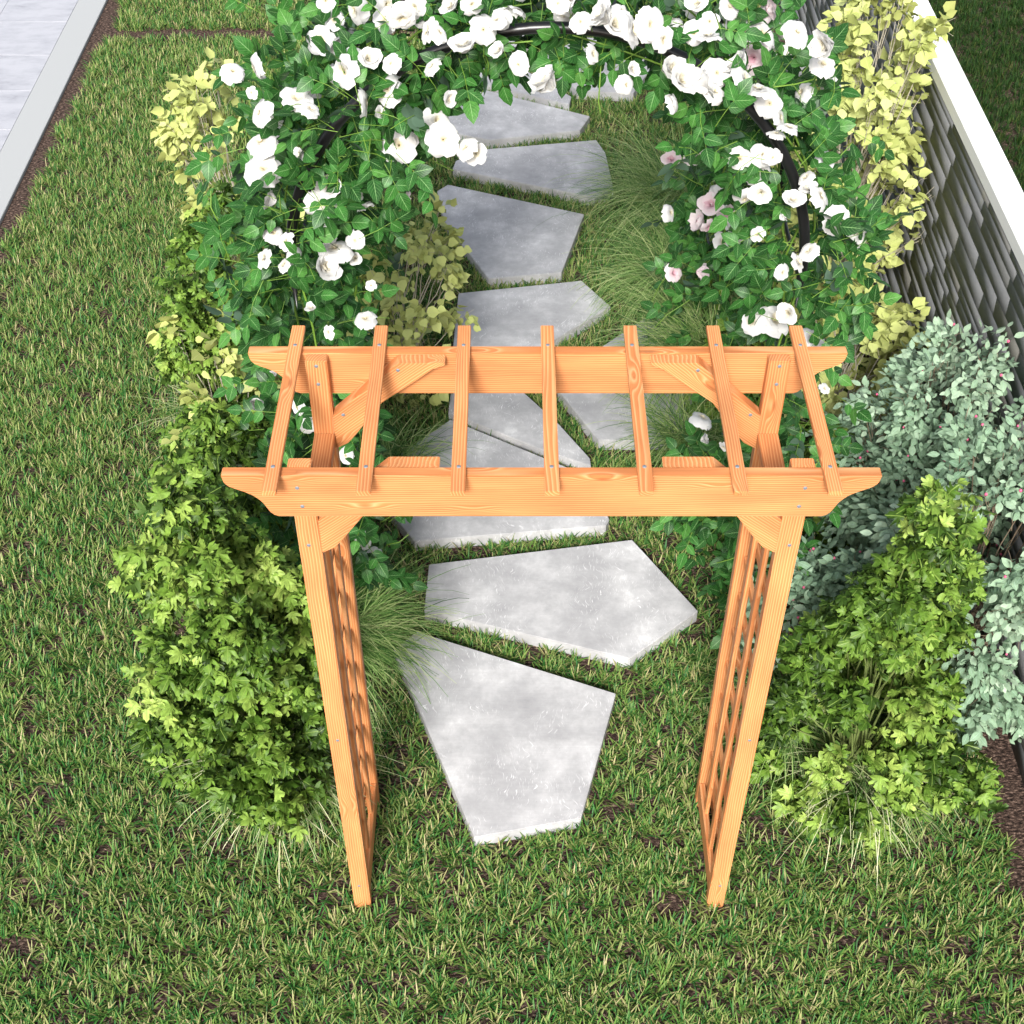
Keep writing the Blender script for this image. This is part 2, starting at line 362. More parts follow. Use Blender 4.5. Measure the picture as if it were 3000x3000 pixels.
def stone_mat():
    m, nt, nd, lk = new_mat('scuffed_concrete')
    tc = N(nd, 'ShaderNodeTexCoord')
    ob = N(nd, 'ShaderNodeObjectInfo')
    ad = N(nd, 'ShaderNodeVectorMath', operation='MULTIPLY_ADD')
    lk.new(ob.outputs['Random'], ad.inputs[0])
    ad.inputs[1].default_value = (37, 53, 0)
    lk.new(tc.outputs['Object'], ad.inputs[2])
    vec = ad.outputs[0]
    n1 = N(nd, 'ShaderNodeTexNoise', i_Scale=4.2, i_Detail=9., i_Roughness=.70)
    lk.new(vec, n1.inputs['Vector'])
    r1 = ramp(nd, [(.30, (.30, .30, .308)), (.47, (.385, .385, .392)), (.60, (.50, .50, .505)), (.72, (.70, .70, .70))])
    lk.new(n1.outputs['Fac'], r1.inputs[0])
    # trowel drag: fine streaks across
    mp = N(nd, 'ShaderNodeMapping')
    mp.inputs['Scale'].default_value = (5, 95, 95)
    lk.new(vec, mp.inputs['Vector'])
    n2 = N(nd, 'ShaderNodeTexNoise', i_Scale=1., i_Detail=4., i_Roughness=.65)
    lk.new(mp.outputs[0], n2.inputs['Vector'])
    mr = N(nd, 'ShaderNodeMapRange', i_1=.3, i_2=.7, i_3=.975, i_4=1.02)
    lk.new(n2.outputs['Fac'], mr.inputs[0])
    mx = N(nd, 'ShaderNodeMix', data_type='RGBA', blend_type='MULTIPLY')
    mx.inputs['Factor'].default_value = 1
    lk.new(r1.outputs[0], mx.inputs['A'])
    lk.new(mr.outputs[0], mx.inputs['B'])
    # white scratches: short upright dashes, warped, in patches
    wn = N(nd, 'ShaderNodeTexNoise', i_Scale=7., i_Detail=2.)
    lk.new(vec, wn.inputs['Vector'])
    wv = N(nd, 'ShaderNodeVectorMath', operation='MULTIPLY_ADD')
    lk.new(wn.outputs['Color'], wv.inputs[0])
    wv.inputs[1].default_value = (.16, .10, 0)
    lk.new(vec, wv.inputs[2])
    m3 = N(nd, 'ShaderNodeMapping')
    m3.inputs['Scale'].default_value = (330, 26, 26)
    m3.inputs['Rotation'].default_value = (0, 0, .12)
    lk.new(wv.outputs[0], m3.inputs['Vector'])
    n3 = N(nd, 'ShaderNodeTexNoise', i_Scale=1., i_Detail=1.5, i_Roughness=.5)
    lk.new(m3.outputs[0], n3.inputs['Vector'])
    s3 = N(nd, 'ShaderNodeMapRange', interpolation_type='SMOOTHSTEP', i_1=.62, i_2=.70, i_3=0., i_4=.8)
    lk.new(n3.outputs['Fac'], s3.inputs[0])
    n4 = N(nd, 'ShaderNodeTexNoise', i_Scale=4.5, i_Detail=2.)
    lk.new(vec, n4.inputs['Vector'])
    s4 = N(nd, 'ShaderNodeMapRange', interpolation_type='SMOOTHSTEP', i_1=.42, i_2=.58, i_3=0., i_4=.95)
    lk.new(n4.outputs['Fac'], s4.inputs[0])
    ml = N(nd, 'ShaderNodeMath', operation='MULTIPLY')
    lk.new(s3.outputs[0], ml.inputs[0])
    lk.new(s4.outputs[0], ml.inputs[1])
    mx2 = N(nd, 'ShaderNodeMix', data_type='RGBA')
    lk.new(ml.outputs[0], mx2.inputs['Factor'])
    lk.new(mx.outputs['Result'], mx2.inputs['A'])
    mx2.inputs['B'].default_value = (.82, .82, .83, 1)
    # pores
    vo = N(nd, 'ShaderNodeTexVoronoi', i_Scale=38.)
    lk.new(vec, vo.inputs['Vector'])
    pr = N(nd, 'ShaderNodeMapRange', i_1=.035, i_2=.06, i_3=.5, i_4=0.)
    lk.new(vo.outputs['Distance'], pr.inputs[0])
    mx3 = N(nd, 'ShaderNodeMix', data_type='RGBA')
    lk.new(pr.outputs[0], mx3.inputs['Factor'])
    lk.new(mx2.outputs['Result'], mx3.inputs['A'])
    mx3.inputs['B'].default_value = (.18, .18, .19, 1)
    b = N(nd, 'ShaderNodeBsdfPrincipled')
    b.inputs['Roughness'].default_value = .6
    b.inputs['Specular IOR Level'].default_value = .35
    lk.new(mx3.outputs['Result'], b.inputs['Base Color'])
    bp = N(nd, 'ShaderNodeBump', i_Strength=.3, i_Distance=.002)
    lk.new(n2.outputs['Fac'], bp.inputs['Height'])
    lk.new(bp.outputs[0], b.inputs['Normal'])
    o = N(nd, 'ShaderNodeOutputMaterial')
    lk.new(b.outputs[0], o.inputs[0])
    return m

def soil_mat():
    m, nt, nd, lk = new_mat('bark_soil')
    tc = N(nd, 'ShaderNodeTexCoord')
    mp = N(nd, 'ShaderNodeMapping')
    mp.inputs['Scale'].default_value = (1, 2.2, 1)
    lk.new(tc.outputs['Object'], mp.inputs['Vector'])
    n1 = N(nd, 'ShaderNodeTexNoise', i_Scale=55., i_Detail=6., i_Roughness=.72)
    lk.new(mp.outputs[0], n1.inputs['Vector'])
    r1 = ramp(nd, [(.38, (.010, .007, .006)), (.48, (.045, .029, .023)), (.56, (.13, .085, .066)), (.66, (.42, .30, .235))])
    lk.new(n1.outputs['Fac'], r1.inputs[0])
    b = N(nd, 'ShaderNodeBsdfPrincipled')
    b.inputs['Roughness'].default_value = .9
    b.inputs['Specular IOR Level'].default_value = .15
    lk.new(r1.outputs[0], b.inputs['Base Color'])
    bp = N(nd, 'ShaderNodeBump', i_Strength=.9, i_Distance=.012)
    lk.new(n1.outputs['Fac'], bp.inputs['Height'])
    lk.new(bp.outputs[0], b.inputs['Normal'])
    o = N(nd, 'ShaderNodeOutputMaterial')
    lk.new(b.outputs[0], o.inputs[0])
    return m

def slate_mat():
    m, nt, nd, lk = new_mat('slate_cladding')
    tc = N(nd, 'ShaderNodeTexCoord')
    at = N(nd, 'ShaderNodeAttribute', attribute_name='rnd')
    r0 = ramp(nd, [(0, (.122, .126, .130)), (.4, (.132, .136, .140)), (.7, (.140, .144, .147)), (.85, (.15, .153, .153)), (.94, (.122, .119, .105)), (1, (.110, .117, .124))])
    lk.new(at.outputs['Fac'], r0.inputs[0])
    mp = N(nd, 'ShaderNodeMapping')
    mp.inputs['Scale'].default_value = (12, 9, 16)
    lk.new(tc.outputs['Object'], mp.inputs['Vector'])
    n1 = N(nd, 'ShaderNodeTexNoise', i_Scale=1.6, i_Detail=7., i_Roughness=.68)
    lk.new(mp.outputs[0], n1.inputs['Vector'])
    mr = N(nd, 'ShaderNodeMapRange', i_1=.28, i_2=.72, i_3=.88, i_4=1.16)
    lk.new(n1.outputs['Fac'], mr.inputs[0])
    mx = N(nd, 'ShaderNodeMix', data_type='RGBA', blend_type='MULTIPLY')
    mx.inputs['Factor'].default_value = 1
    lk.new(r0.outputs[0], mx.inputs['A'])
    lk.new(mr.outputs[0], mx.inputs['B'])
    # lichen tint
    n2 = N(nd, 'ShaderNodeTexNoise', i_Scale=6., i_Detail=4.)
    lk.new(tc.outputs['Object'], n2.inputs['Vector'])
    s2 = N(nd, 'ShaderNodeMapRange', interpolation_type='SMOOTHSTEP', i_1=.58, i_2=.72, i_3=0., i_4=.45)
    lk.new(n2.outputs['Fac'], s2.inputs[0])
    mx2 = N(nd, 'ShaderNodeMix', data_type='RGBA')
    lk.new(s2.outputs[0], mx2.inputs['Factor'])
    lk.new(mx.outputs['Result'], mx2.inputs['A'])
    mx2.inputs['B'].default_value = (.16, .16, .10, 1)
    b = N(nd, 'ShaderNodeBsdfPrincipled')
    b.inputs['Roughness'].default_value = .6
    b.inputs['Specular IOR Level'].default_value = .4
    lk.new(mx2.outputs['Result'], b.inputs['Base Color'])
    bp = N(nd, 'ShaderNodeBump', i_Strength=.2, i_Distance=.003)
    lk.new(n1.outputs['Fac'], bp.inputs['Height'])
    lk.new(bp.outputs[0], b.inputs['Normal'])
    o = N(nd, 'ShaderNodeOutputMaterial')
    lk.new(b.outputs[0], o.inputs[0])
    return m

def paving_mat():
    m, nt, nd, lk = new_mat('pale_porcelain_paving')
    tc = N(nd, 'ShaderNodeTexCoord')
    at = N(nd, 'ShaderNodeAttribute', attribute_name='rnd')
    of = N(nd, 'ShaderNodeVectorMath', operation='MULTIPLY_ADD')
    lk.new(at.outputs['Fac'], of.inputs[0])
    of.inputs[1].default_value = (17, 23, 0)
    lk.new(tc.outputs['Object'], of.inputs[2])
    mp = N(nd, 'ShaderNodeMapping')
    mp.inputs['Scale'].default_value = (3.5, 8, 1)
    lk.new(of.outputs[0], mp.inputs['Vector'])
    n1 = N(nd, 'ShaderNodeTexNoise', i_Scale=1., i_Detail=8., i_Roughness=.7)
    lk.new(mp.outputs[0], n1.inputs['Vector'])
    r1 = ramp(nd, [(.28, (.20, .205, .225)), (.40, (.335, .34, .37)), (.55, (.40, .405, .435)), (.8, (.435, .438, .465))])
    lk.new(n1.outputs['Fac'], r1.inputs[0])
    b = N(nd, 'ShaderNodeBsdfPrincipled')
    b.inputs['Roughness'].default_value = .5
    lk.new(r1.outputs[0], b.inputs['Base Color'])
    o = N(nd, 'ShaderNodeOutputMaterial')
    lk.new(b.outputs[0], o.inputs[0])
    return m

def petal_mat(name, stops):
    m, nt, nd, lk = new_mat(name)
    at = N(nd, 'ShaderNodeAttribute', attribute_name='heart')
    rp = ramp(nd, stops)
    lk.new(at.outputs['Fac'], rp.inputs[0])
    b = N(nd, 'ShaderNodeBsdfPrincipled')
    b.inputs['Roughness'].default_value = .55
    b.inputs['Specular IOR Level'].default_value = .25
    lk.new(rp.outputs[0], b.inputs['Base Color'])
    t = N(nd, 'ShaderNodeBsdfTranslucent')
    lk.new(rp.outputs[0], t.inputs['Color'])
    ms = N(nd, 'ShaderNodeMixShader')
    ms.inputs[0].default_value = .3
    lk.new(b.outputs[0], ms.inputs[1])
    lk.new(t.outputs[0], ms.inputs[2])
    o = N(nd, 'ShaderNodeOutputMaterial')
    lk.new(ms.outputs[0], o.inputs[0])
    return m

M_WOOD = wood_mat()
M_STONE = stone_mat()
M_SOIL = soil_mat()
M_SLATE = slate_mat()
M_PAVE = paving_mat()
M_COPING = simple_mat('white_coping', (.86, .86, .85), .6)
M_EDGE = simple_mat('pale_grey_edging', (.37, .38, .378), .55)
M_STEEL = simple_mat('zinc_screw', (.22, .25, .28), .5, .3)
M_BLACK = simple_mat('black_coated_tube', (.008, .008, .009), .32, 0, .6)
M_PETAL = petal_mat('white_petal', [(0, (.76, .76, .75)), (.4, (.76, .75, .71)), (.7, (.76, .71, .56)), (1, (.72, .63, .38))])
M_PINK = petal_mat('pink_petal', [(0, (.78, .70, .71)), (.45, (.77, .58, .62)), (.8, (.72, .42, .49)), (1, (.66, .33, .41))])
M_ROSELEAF = leaf_mat('rose_leaf', [(0, (.010, .050, .009)), (.45, (.021, .094, .016)), (.8, (.036, .142, .023)), (1, (.065, .19, .034))], vein=.035, veincol=(.20, .36, .14), under=(.065, .115, .075), rough=.42, spec=.22, trans=.14, mottled=.28)
M_ROSESTEM = simple_mat('rose_stem', (.14, .26, .03), .5)
M_FEATHER = leaf_mat('lobed_leaf', [(0, (.022, .050, .006)), (.28, (.052, .115, .012)), (.48, (.115, .215, .026)), (.72, (.21, .34, .055)), (1, (.34, .46, .10))], vein=.018, veincol=(.20, .30, .06), under=(.07, .135, .025), rough=.5, spec=.3, trans=.22, mottled=.3, side_veins=False)
M_YELLOW = leaf_mat('yellow_leaf', [(0, (.37, .425, .12)), (.5, (.51, .565, .19)), (1, (.61, .66, .27))], vein=.03, veincol=(.52, .54, .22), under=(.37, .40, .13), rough=.55, spec=.2, trans=.25)
M_GREYLEAF = leaf_mat('grey_green_leaf', [(0, (.17, .28, .17)), (.5, (.27, .40, .255)), (1, (.39, .51, .36))], vein=.05, veincol=(.32, .46, .36), under=(.24, .35, .25), rough=.5, spec=.3, trans=.2, mottled=.15)
M_TUFT = leaf_mat('fountain_grass', [(0, (.05, .14, .035)), (.35, (.15, .29, .07)), (.7, (.34, .48, .16)), (1, (.56, .62, .29))], rough=.5, spec=.25, trans=.25)
M_TUFTW = leaf_mat('variegated_grass', [(0, (.06, .14, .04)), (.4, (.18, .28, .08)), (.7, (.48, .52, .28)), (1, (.66, .66, .44))], rough=.5, spec=.25, trans=.2)
M_LAWN = leaf_mat('lawn_blade', [(0, (.024, .085, .018)), (.18, (.036, .165, .030)), (.33, (.08, .20, .038)), (.52, (.15, .255, .052)), (.76, (.24, .315, .088)), (.93, (.38, .36, .155)), (1, (.47, .42, .22))], rough=.5, spec=.25, trans=.22)
M_DARKGRASS = leaf_mat('dark_grass_blade', [(0, (.008, .026, .005)), (.5, (.018, .055, .010)), (.85, (.035, .075, .014)), (1, (.085, .095, .025))], rough=.6, spec=.15, trans=.15)
M_TWIG = simple_mat('pale_twig', (.42, .38, .30), .7)
M_BROWNTWIG = simple_mat('brown_twig', (.20, .15, .10), .8)
M_GREENTWIG = simple_mat('green_twig', (.12, .16, .04), .7)
M_BERRY = simple_mat('pink_berry', (.55, .10, .20), .4)

# ------------------------------------------------------------------ ground, lawn areas, paving
def sheet(name, x0, x1, y0, y1, z, mat):
    V = [(x0, y0, z), (x1, y0, z), (x1, y1, z), (x0, y1, z)]
    me = raw_mesh(name, V, np.array([[0, 1, 2, 3]]), mat=mat)
    o = add(name, me)
    o['kind'] = 'structure'
    return o

sheet('ground', -60, 60, -50, 70, 0, M_SOIL)

def soft_box(bm, x0, x1, y0, y1, z0, z1, bev=0.0):
    v = [bm.verts.new(c) for c in [(x0, y0, z0), (x1, y0, z0), (x1, y1, z0), (x0, y1, z0), (x0, y0, z1), (x1, y0, z1), (x1, y1, z1), (x0, y1, z1)]]
    fs = [bm.faces.new([v[i] for i in f]) for f in [(3, 2, 1, 0), (4, 5, 6, 7), (0, 1, 5, 4), (1, 2, 6, 5), (2, 3, 7, 6), (3, 0, 4, 7)]]
    if bev:
        es = list({e for f in fs for e in f.edges})
        bmesh.ops.bevel(bm, geom=es, offset=bev, segments=1, affect='EDGES')

def boxes_mesh(name, boxes, mat, bev=.002, with_rnd=True):
    bm = bmesh.new()
    lay = bm.verts.layers.float.new('rnd')
    for b in boxes:
        n0 = len(bm.verts)
        before = set(bm.verts)
        soft_box(bm, *b, bev=bev)
        r = random.random()
        for v in bm.verts:
            if v not in before:
                v[lay] = r
    bmesh.ops.recalc_face_normals(bm, faces=bm.faces)
    me = bpy.data.meshes.new(name)
    bm.to_mesh(me)
    bm.free()
    me.materials.append(mat)
    return me

STRIP_IN, STRIP_OUT = -2.967, -3.165
tiles = []
for i in range(6):
    for j in range(22):
        x1 = STRIP_OUT - .002 - i * .4945
        y0 = 5.2665 + (j - 11) * .495
        tiles.append((x1 - .4925, x1, y0 + .001, y0 + .4935, -.02, .020))
o = add('paving', boxes_mesh('paving', tiles, M_PAVE, .0012))
o['kind'] = 'structure'
o = add('path_edging', boxes_mesh('path_edging', [(STRIP_OUT, STRIP_IN, -3, 11, -.03, .022)], M_EDGE, .003))
o['kind'] = 'structure'

# ------------------------------------------------------------------ stepping stones
STONE_INFO = [
    ('S1', 'large pale five-sided stepping stone nearest the viewer, in front of the arbor'),
    ('S2', 'wide pale stepping stone second from the front, pointed on its right side'),
    ('S3', 'grey stepping stone seen under the front beam, with a peaked back edge'),
    ('T1', 'narrow wedge-shaped grey stepping stone lying between the two arbor beams'),
    ('T3', 'grey stepping stone right of the others, half under an arching grass clump'),
    ('S5', 'dark grey stepping stone just behind the rear beam, pointed to the right'),
    ('S6', 'grey stepping stone overlapped at its left by yellow-leaved twigs'),
    ('S7', 'wide grey stepping stone whose right end is covered by arching grass'),
    ('S8', 'long grey stepping stone under the overhanging white rose spray at left'),
    ('S9', 'thin sliver-shaped grey stepping stone beneath a single white rose'),
    ('S10', 'large grey stepping stone at the far right end of the path under the rose arch'),
    ('S11', 'small farthest stepping stone glimpsed under the top of the black arch'),
]
def in_poly(px, py, poly):
    ins = np.zeros(px.shape, bool)
    n = len(poly)
    j = n - 1
    for i in range(n):
        xi, yi = poly[i]
        xj, yj = poly[j]
        c = ((yi > py) != (yj > py)) & (px < (xj - xi) * (py - yi) / (yj - yi + 1e-12) + xi)
        ins ^= c
        j = i
    return ins

STONE_TOP = .06
for key, lab in STONE_INFO:
    poly = STONES[key]
    cx = sum(p[0] for p in poly) / len(poly)
    cy = sum(p[1] for p in poly) / len(poly)
    bm = bmesh.new()
    vs = [bm.verts.new((x - cx, y - cy, 0)) for x, y in poly]
    f = bm.faces.new(vs)
    bmesh.ops.recalc_face_normals(bm, faces=[f])
    if f.normal.z < 0:
        f.normal_flip()
    ret = bmesh.ops.extrude_face_region(bm, geom=[f])
    for v in ret['geom']:
        if isinstance(v, bmesh.types.BMVert):
            v.co.z -= STONE_TOP + .03
    bmesh.ops.recalc_face_normals(bm, faces=bm.faces)
    bmesh.ops.bevel(bm, geom=[e for e in bm.edges], offset=.003, segments=2, affect='EDGES')
    me = bpy.data.meshes.new('stepping_stone')
    bm.to_mesh(me)
    bm.free()
    me.materials.append(M_STONE)
    o = add('stepping_stone', me, loc=(cx, cy, STONE_TOP))
    tag(o, lab, 'stepping stone', 'stepping stones of the garden path')

# ------------------------------------------------------------------ lawn blades
def vnoise(x, y, seed, n=256):
    g = np.random.default_rng(seed).random((n, n))
    xi, yi = np.floor(x).astype(int), np.floor(y).astype(int)
    fx, fy = x - xi, y - yi
    fx, fy = fx * fx * (3 - 2 * fx), fy * fy * (3 - 2 * fy)
    a = g[xi % n, yi % n]; b = g[(xi + 1) % n, yi % n]; c = g[xi % n, (yi + 1) % n]; d = g[(xi + 1) % n, (yi + 1) % n]
    return (a * (1 - fx) + b * fx) * (1 - fy) + (c * (1 - fx) + d * fx) * fy

def blades(P, az, tilt, bend, L, W, seg=2, z0=0.):
    """flat tapering grass blades; P (n,2 or 3) roots, az heading, tilt from vertical, bend added along the length"""
    n = len(P)
    if P.shape[1] == 2:
        P = np.concatenate([P, np.full((n, 1), z0)], 1)
    h = np.stack([np.cos(az), np.sin(az), np.zeros(n)], 1)
    side = np.stack([-np.sin(az), np.cos(az), np.zeros(n)], 1)
    rows = []
    p = P.copy()
    for k in range(seg + 1):
        t = k / seg
        w = W * (1 - .75 * t ** 1.6)
        rows.append(p - side * w[:, None] / 2)
        rows.append(p + side * w[:, None] / 2)
        a = tilt + bend * (t + .5 / seg)
        p = p + (h * np.sin(a)[:, None] + np.array([0, 0, 1.]) * np.cos(a)[:, None]) * (L / seg)[:, None]
    V = np.stack(rows, 1)                       # n, 2(seg+1), 3
    k = 2 * (seg + 1)
    q = np.array([[2 * i, 2 * i + 1, 2 * i + 3, 2 * i + 2] for i in range(seg)])
    F = (q[None] + (np.arange(n) * k)[:, None, None]).reshape(-1, 4)
    return V.reshape(-1, 3), F, k

def lawn(name, x0, x1, y0, y1, dens_tuft, per, keep, Lr, Wr, mat, label):
    n = int((x1 - x0) * (y1 - y0) * dens_tuft)
    c = np.stack([rng.uniform(x0, x1, n), rng.uniform(y0, y1, n)], 1)
    c = c[keep(c[:, 0], c[:, 1], True)]
    c = np.repeat(c, per, 0)
    m = len(c)
    az = rng.uniform(0, 2 * math.pi, m)
    off = np.abs(rng.normal(0, .013, m))
    P = c + np.stack([np.cos(az), np.sin(az)], 1) * off[:, None] + rng.normal(0, .006, (m, 2))
    ok = keep(P[:, 0], P[:, 1], False)
    P, az = P[ok], az[ok]
    m = len(P)
    az = az + rng.normal(0, .5, m)
    tilt = np.abs(rng.normal(.55, .32, m))
    bend = rng.uniform(.1, .9, m)
    L = rng.uniform(*Lr, m)
    W = rng.uniform(*Wr, m)
    V, F, k = blades(P, az, tilt, bend, L, W, 2)
    r = np.repeat(np.clip(rng.random(m), 0, 1), k)
    me = raw_mesh(name, V, F, {'rnd': r}, mat)
    o = add(name, me)
    o['kind'] = 'stuff'
    o['label'] = label
    o['category'] = 'grass'
    return o

def keep_main(x, y, tuft):
    k = np.ones(x.shape, bool)
    wob = (vnoise(x * 9, y * 9, 5) - .5) * .09
    k &= x > STRIP_IN + .105 + wob
    k &= ~(np.abs(y - 6.60 + (vnoise(x * 6, y * 0, 6) - .5) * .05) < .062)
    # worn soil strip along the foot of the wall and bare patches
    k &= x < 1.66 + wob * 1.3
    bare = vnoise(x * 3.1 + 9, y * 3.1, 7) * .6 + vnoise(x * 9, y * 9, 8) * .4
    k &= ~(bare > .90)
    for key in STONES:
        k &= ~in_poly(x, y, STONES[key])
    return k

lawn('grass', -3.0, 1.8, -.95, 7.6, 1060, 10, keep_main, (.034, .068), (.0043, .0076), M_LAWN,
     'mixed green and straw coloured lawn grass round the path')

def keep_far(x, y, tuft):
    return (x > 1.96)
lawn('rough_grass', 1.96, 4.6, 1.2, 8.4, 1150, 10, keep_far, (.03, .065), (.003, .006), M_DARKGRASS,
     'dark grass growing on the far side of the wall')

# ------------------------------------------------------------------ garden wall
WX, WH = 1.793, 1.398
wall = thing('garden_wall', 'long slate-clad garden wall capped with bright white coping', 'wall', (WX, 3.5, 0))
body = boxes_mesh('wall_core', [(WX + .012 - WX, .10, -5.2, 5.2, 0, WH - .06)], M_SLATE, 0)
add('wall_core', body, wall)
slates = []
z = 0.
while z < WH - .065:
    h = random.choice([.045, .055, .065, .08, .09])
    h = min(h, WH - .06 - z)
    y = -5.2 - random.random() * .3
    while y < 5.2:
        l = random.uniform(.20, .62)
        pr = random.uniform(.0, .0012)
        slates.append((-pr, .012, y + .0016, y + l - .0016, z + .0013, z + h - .0013))
        y += l
    z += h
def slate_mesh(boxes):
    Vs, Fs, rr = [], [], []
    fq = np.array([(3, 2, 1, 0), (4, 5, 6, 7), (0, 1, 5, 4), (1, 2, 6, 5), (2, 3, 7, 6), (3, 0, 4, 7)])
    for i, (x0, x1, y0, y1, z0, z1) in enumerate(boxes):
        sk = random.uniform(-.012, .012)
        d = [random.uniform(-.0005, .0005) for _ in range(4)]
        Vs.append([(x0 + d[0], y0, z0), (x1, y0, z0), (x1, y1, z0), (x0 + d[1], y1, z0), (x0 + d[2], y0 + sk, z1), (x1, y0 + sk, z1), (x1, y1 + sk, z1), (x0 + d[3], y1 + sk, z1)])
        Fs.append(fq + 8 * i)
        rr += [random.random()] * 8
    return raw_mesh('slate_facing', np.array(Vs).reshape(-1, 3), np.concatenate(Fs), {'rnd': np.array(rr)}, M_SLATE)
add('slate_facing', slate_mesh(slates), wall)
add('coping', boxes_mesh('coping', [(0.0, .114, -5.2, 5.2, WH - .058, WH)], M_COPING, .003), wall)

# ------------------------------------------------------------------ wooden arbor
H, XB, TB, HB, DD = 2.05, .7833, .0312, .1363, .4373
XS, WS, TS, XP, WP, OV = .6591, .0344, .0146, .6304, .0566, .0701
DP = .034
arbor = thing('garden_arbor', 'orange stained wooden garden arbor with slatted top and lattice sides', 'arbor', (0, DD / 2, 0))
AO = Vector((0, DD / 2, 0))

def prism(name, poly, depth, M, parent, grain_rot=0., bev=.0022, mat=None):
    """polygon in local X-Z, thickness along local +Y, bevelled; grain runs along local X turned by grain_rot"""
    bm = bmesh.new()
    vs = [bm.verts.new((x, 0, zz)) for x, zz in poly]
    f = bm.faces.new(vs)
    ret = bmesh.ops.extrude_face_region(bm, geom=[f])
    for v in ret['geom']:
        if isinstance(v, bmesh.types.BMVert):
            v.co.y += depth
    bmesh.ops.recalc_face_normals(bm, faces=bm.faces)
    sharp = [e for e in bm.edges if len(e.link_faces) == 2 and e.calc_face_angle(0) > .5]
    bmesh.ops.bevel(bm, geom=sharp, offset=bev, segments=2, affect='EDGES')
    me = bpy.data.meshes.new(name)
    co = np.array([v.co[:] for v in bm.verts])
    c, s = math.cos(grain_rot), math.sin(grain_rot)
    off = np.array([random.uniform(-20, 20), random.uniform(-.03, .05), random.uniform(-.02, .06)])
    g = np.stack([c * co[:, 0] + s * co[:, 2], co[:, 1], -s * co[:, 0] + c * co[:, 2]], 1) + off
    for v in bm.verts:
        v.co = M @ v.co
    bmesh.ops.recalc_face_normals(bm, faces=bm.faces)
    bm.to_mesh(me)
    bm.free()
    at = me.attributes.new('gr', 'FLOAT_VECTOR', 'POINT')
    at.data.foreach_set('vector', g.astype(np.float32).ravel())
    me.materials.append(mat or M_WOOD)
    return add(name, me, parent)

def board(name, p0, p1, wide, thick, wdir, parent, bev=.002):
    """straight board from p0 to p1 (axis through its centre), width along wdir"""
    p0, p1, wdir = Vector(p0), Vector(p1), Vector(wdir).normalized()
    X = (p1 - p0).normalized()
    Zv = (wdir - wdir.dot(X) * X).normalized()
    Yv = Zv.cross(X)
    L = (p1 - p0).length
    M = Matrix((X, Yv, Zv)).transposed().to_4x4()
    M.translation = p0 - Yv * thick / 2 - AO
    return prism(name, [(0, -wide / 2), (L, -wide / 2), (L, wide / 2), (0, wide / 2)], thick, M, parent, 0., bev)

def make_screw():
    n = 12
    V, F = [], []
    for r, zz in ((.0052, 0), (.0052, .0008), (.0044, .0014)):
        for i in range(n):
            a = 2 * math.pi * i / n
            V.append((r * math.cos(a), r * math.sin(a), zz))
    q = [(k * n + i, k * n + (i + 1) % n, (k + 1) * n + (i + 1) % n, (k + 1) * n + i) for k in range(2) for i in range(n)]
    V.append((0, 0, .0009))
    t = [(2 * n + i, 2 * n + (i + 1) % n, 3 * n) for i in range(n)]
    return raw_mesh('screw', V, [np.array(q), np.array(t)], mat=M_STEEL)
SCREW = make_screw()
def screw(parent, p, nrm):
    q = Vector((0, 0, 1)).rotation_difference(Vector(nrm))
    o = bpy.data.objects.new('screw', SCREW)
    link(o)
    o.parent = parent
    o.location = Vector(p) - AO
    o.rotation_euler = q.to_euler()

# ogee ended beams
def beam(yfront, nm):
    ogee = [(-.7833, .001 - 0), (-.7790, -.026), (-.768, -.038), (-.751, -.047), (-.735, -.0545), (-.716, -.066), (-.703, -.079), (-.694, -.091), (-.687, -.107), (-.680, -.122), (-.671, -.132), (-.660, -.1363)]
    left = [(x, H + zz if zz < 0 else H) for x, zz in ogee]
    right = [(-x, zz) for x, zz in reversed(left)]
    poly = left + right
    M = Matrix.Translation(Vector((0, yfront, 0)) - AO)
    return prism('beam', poly, TB, M, arbor, 0.)
bf = beam(-TB, 'front')
br = beam(DD, 'rear')
for s in (-1, 1):
    for zz in (2.010, 1.949):
        screw(bf, (s * (.603 + (0.003 if zz > 2 else -.003)), -TB, zz), (0, -1, 0))

for i in range(7):
    x = -XS + 2 * XS * i / 6
    sl = board('slat', (x, -TB - OV, H + TS / 2 + .0005), (x, DD + TB + OV, H + TS / 2 + .0005), WS, TS, (1, 0, 0), arbor, .0015)
    for y in (-TB / 2, DD + TB / 2):
        screw(sl, (x, y, H + TS + .0005), (0, 0, 1))

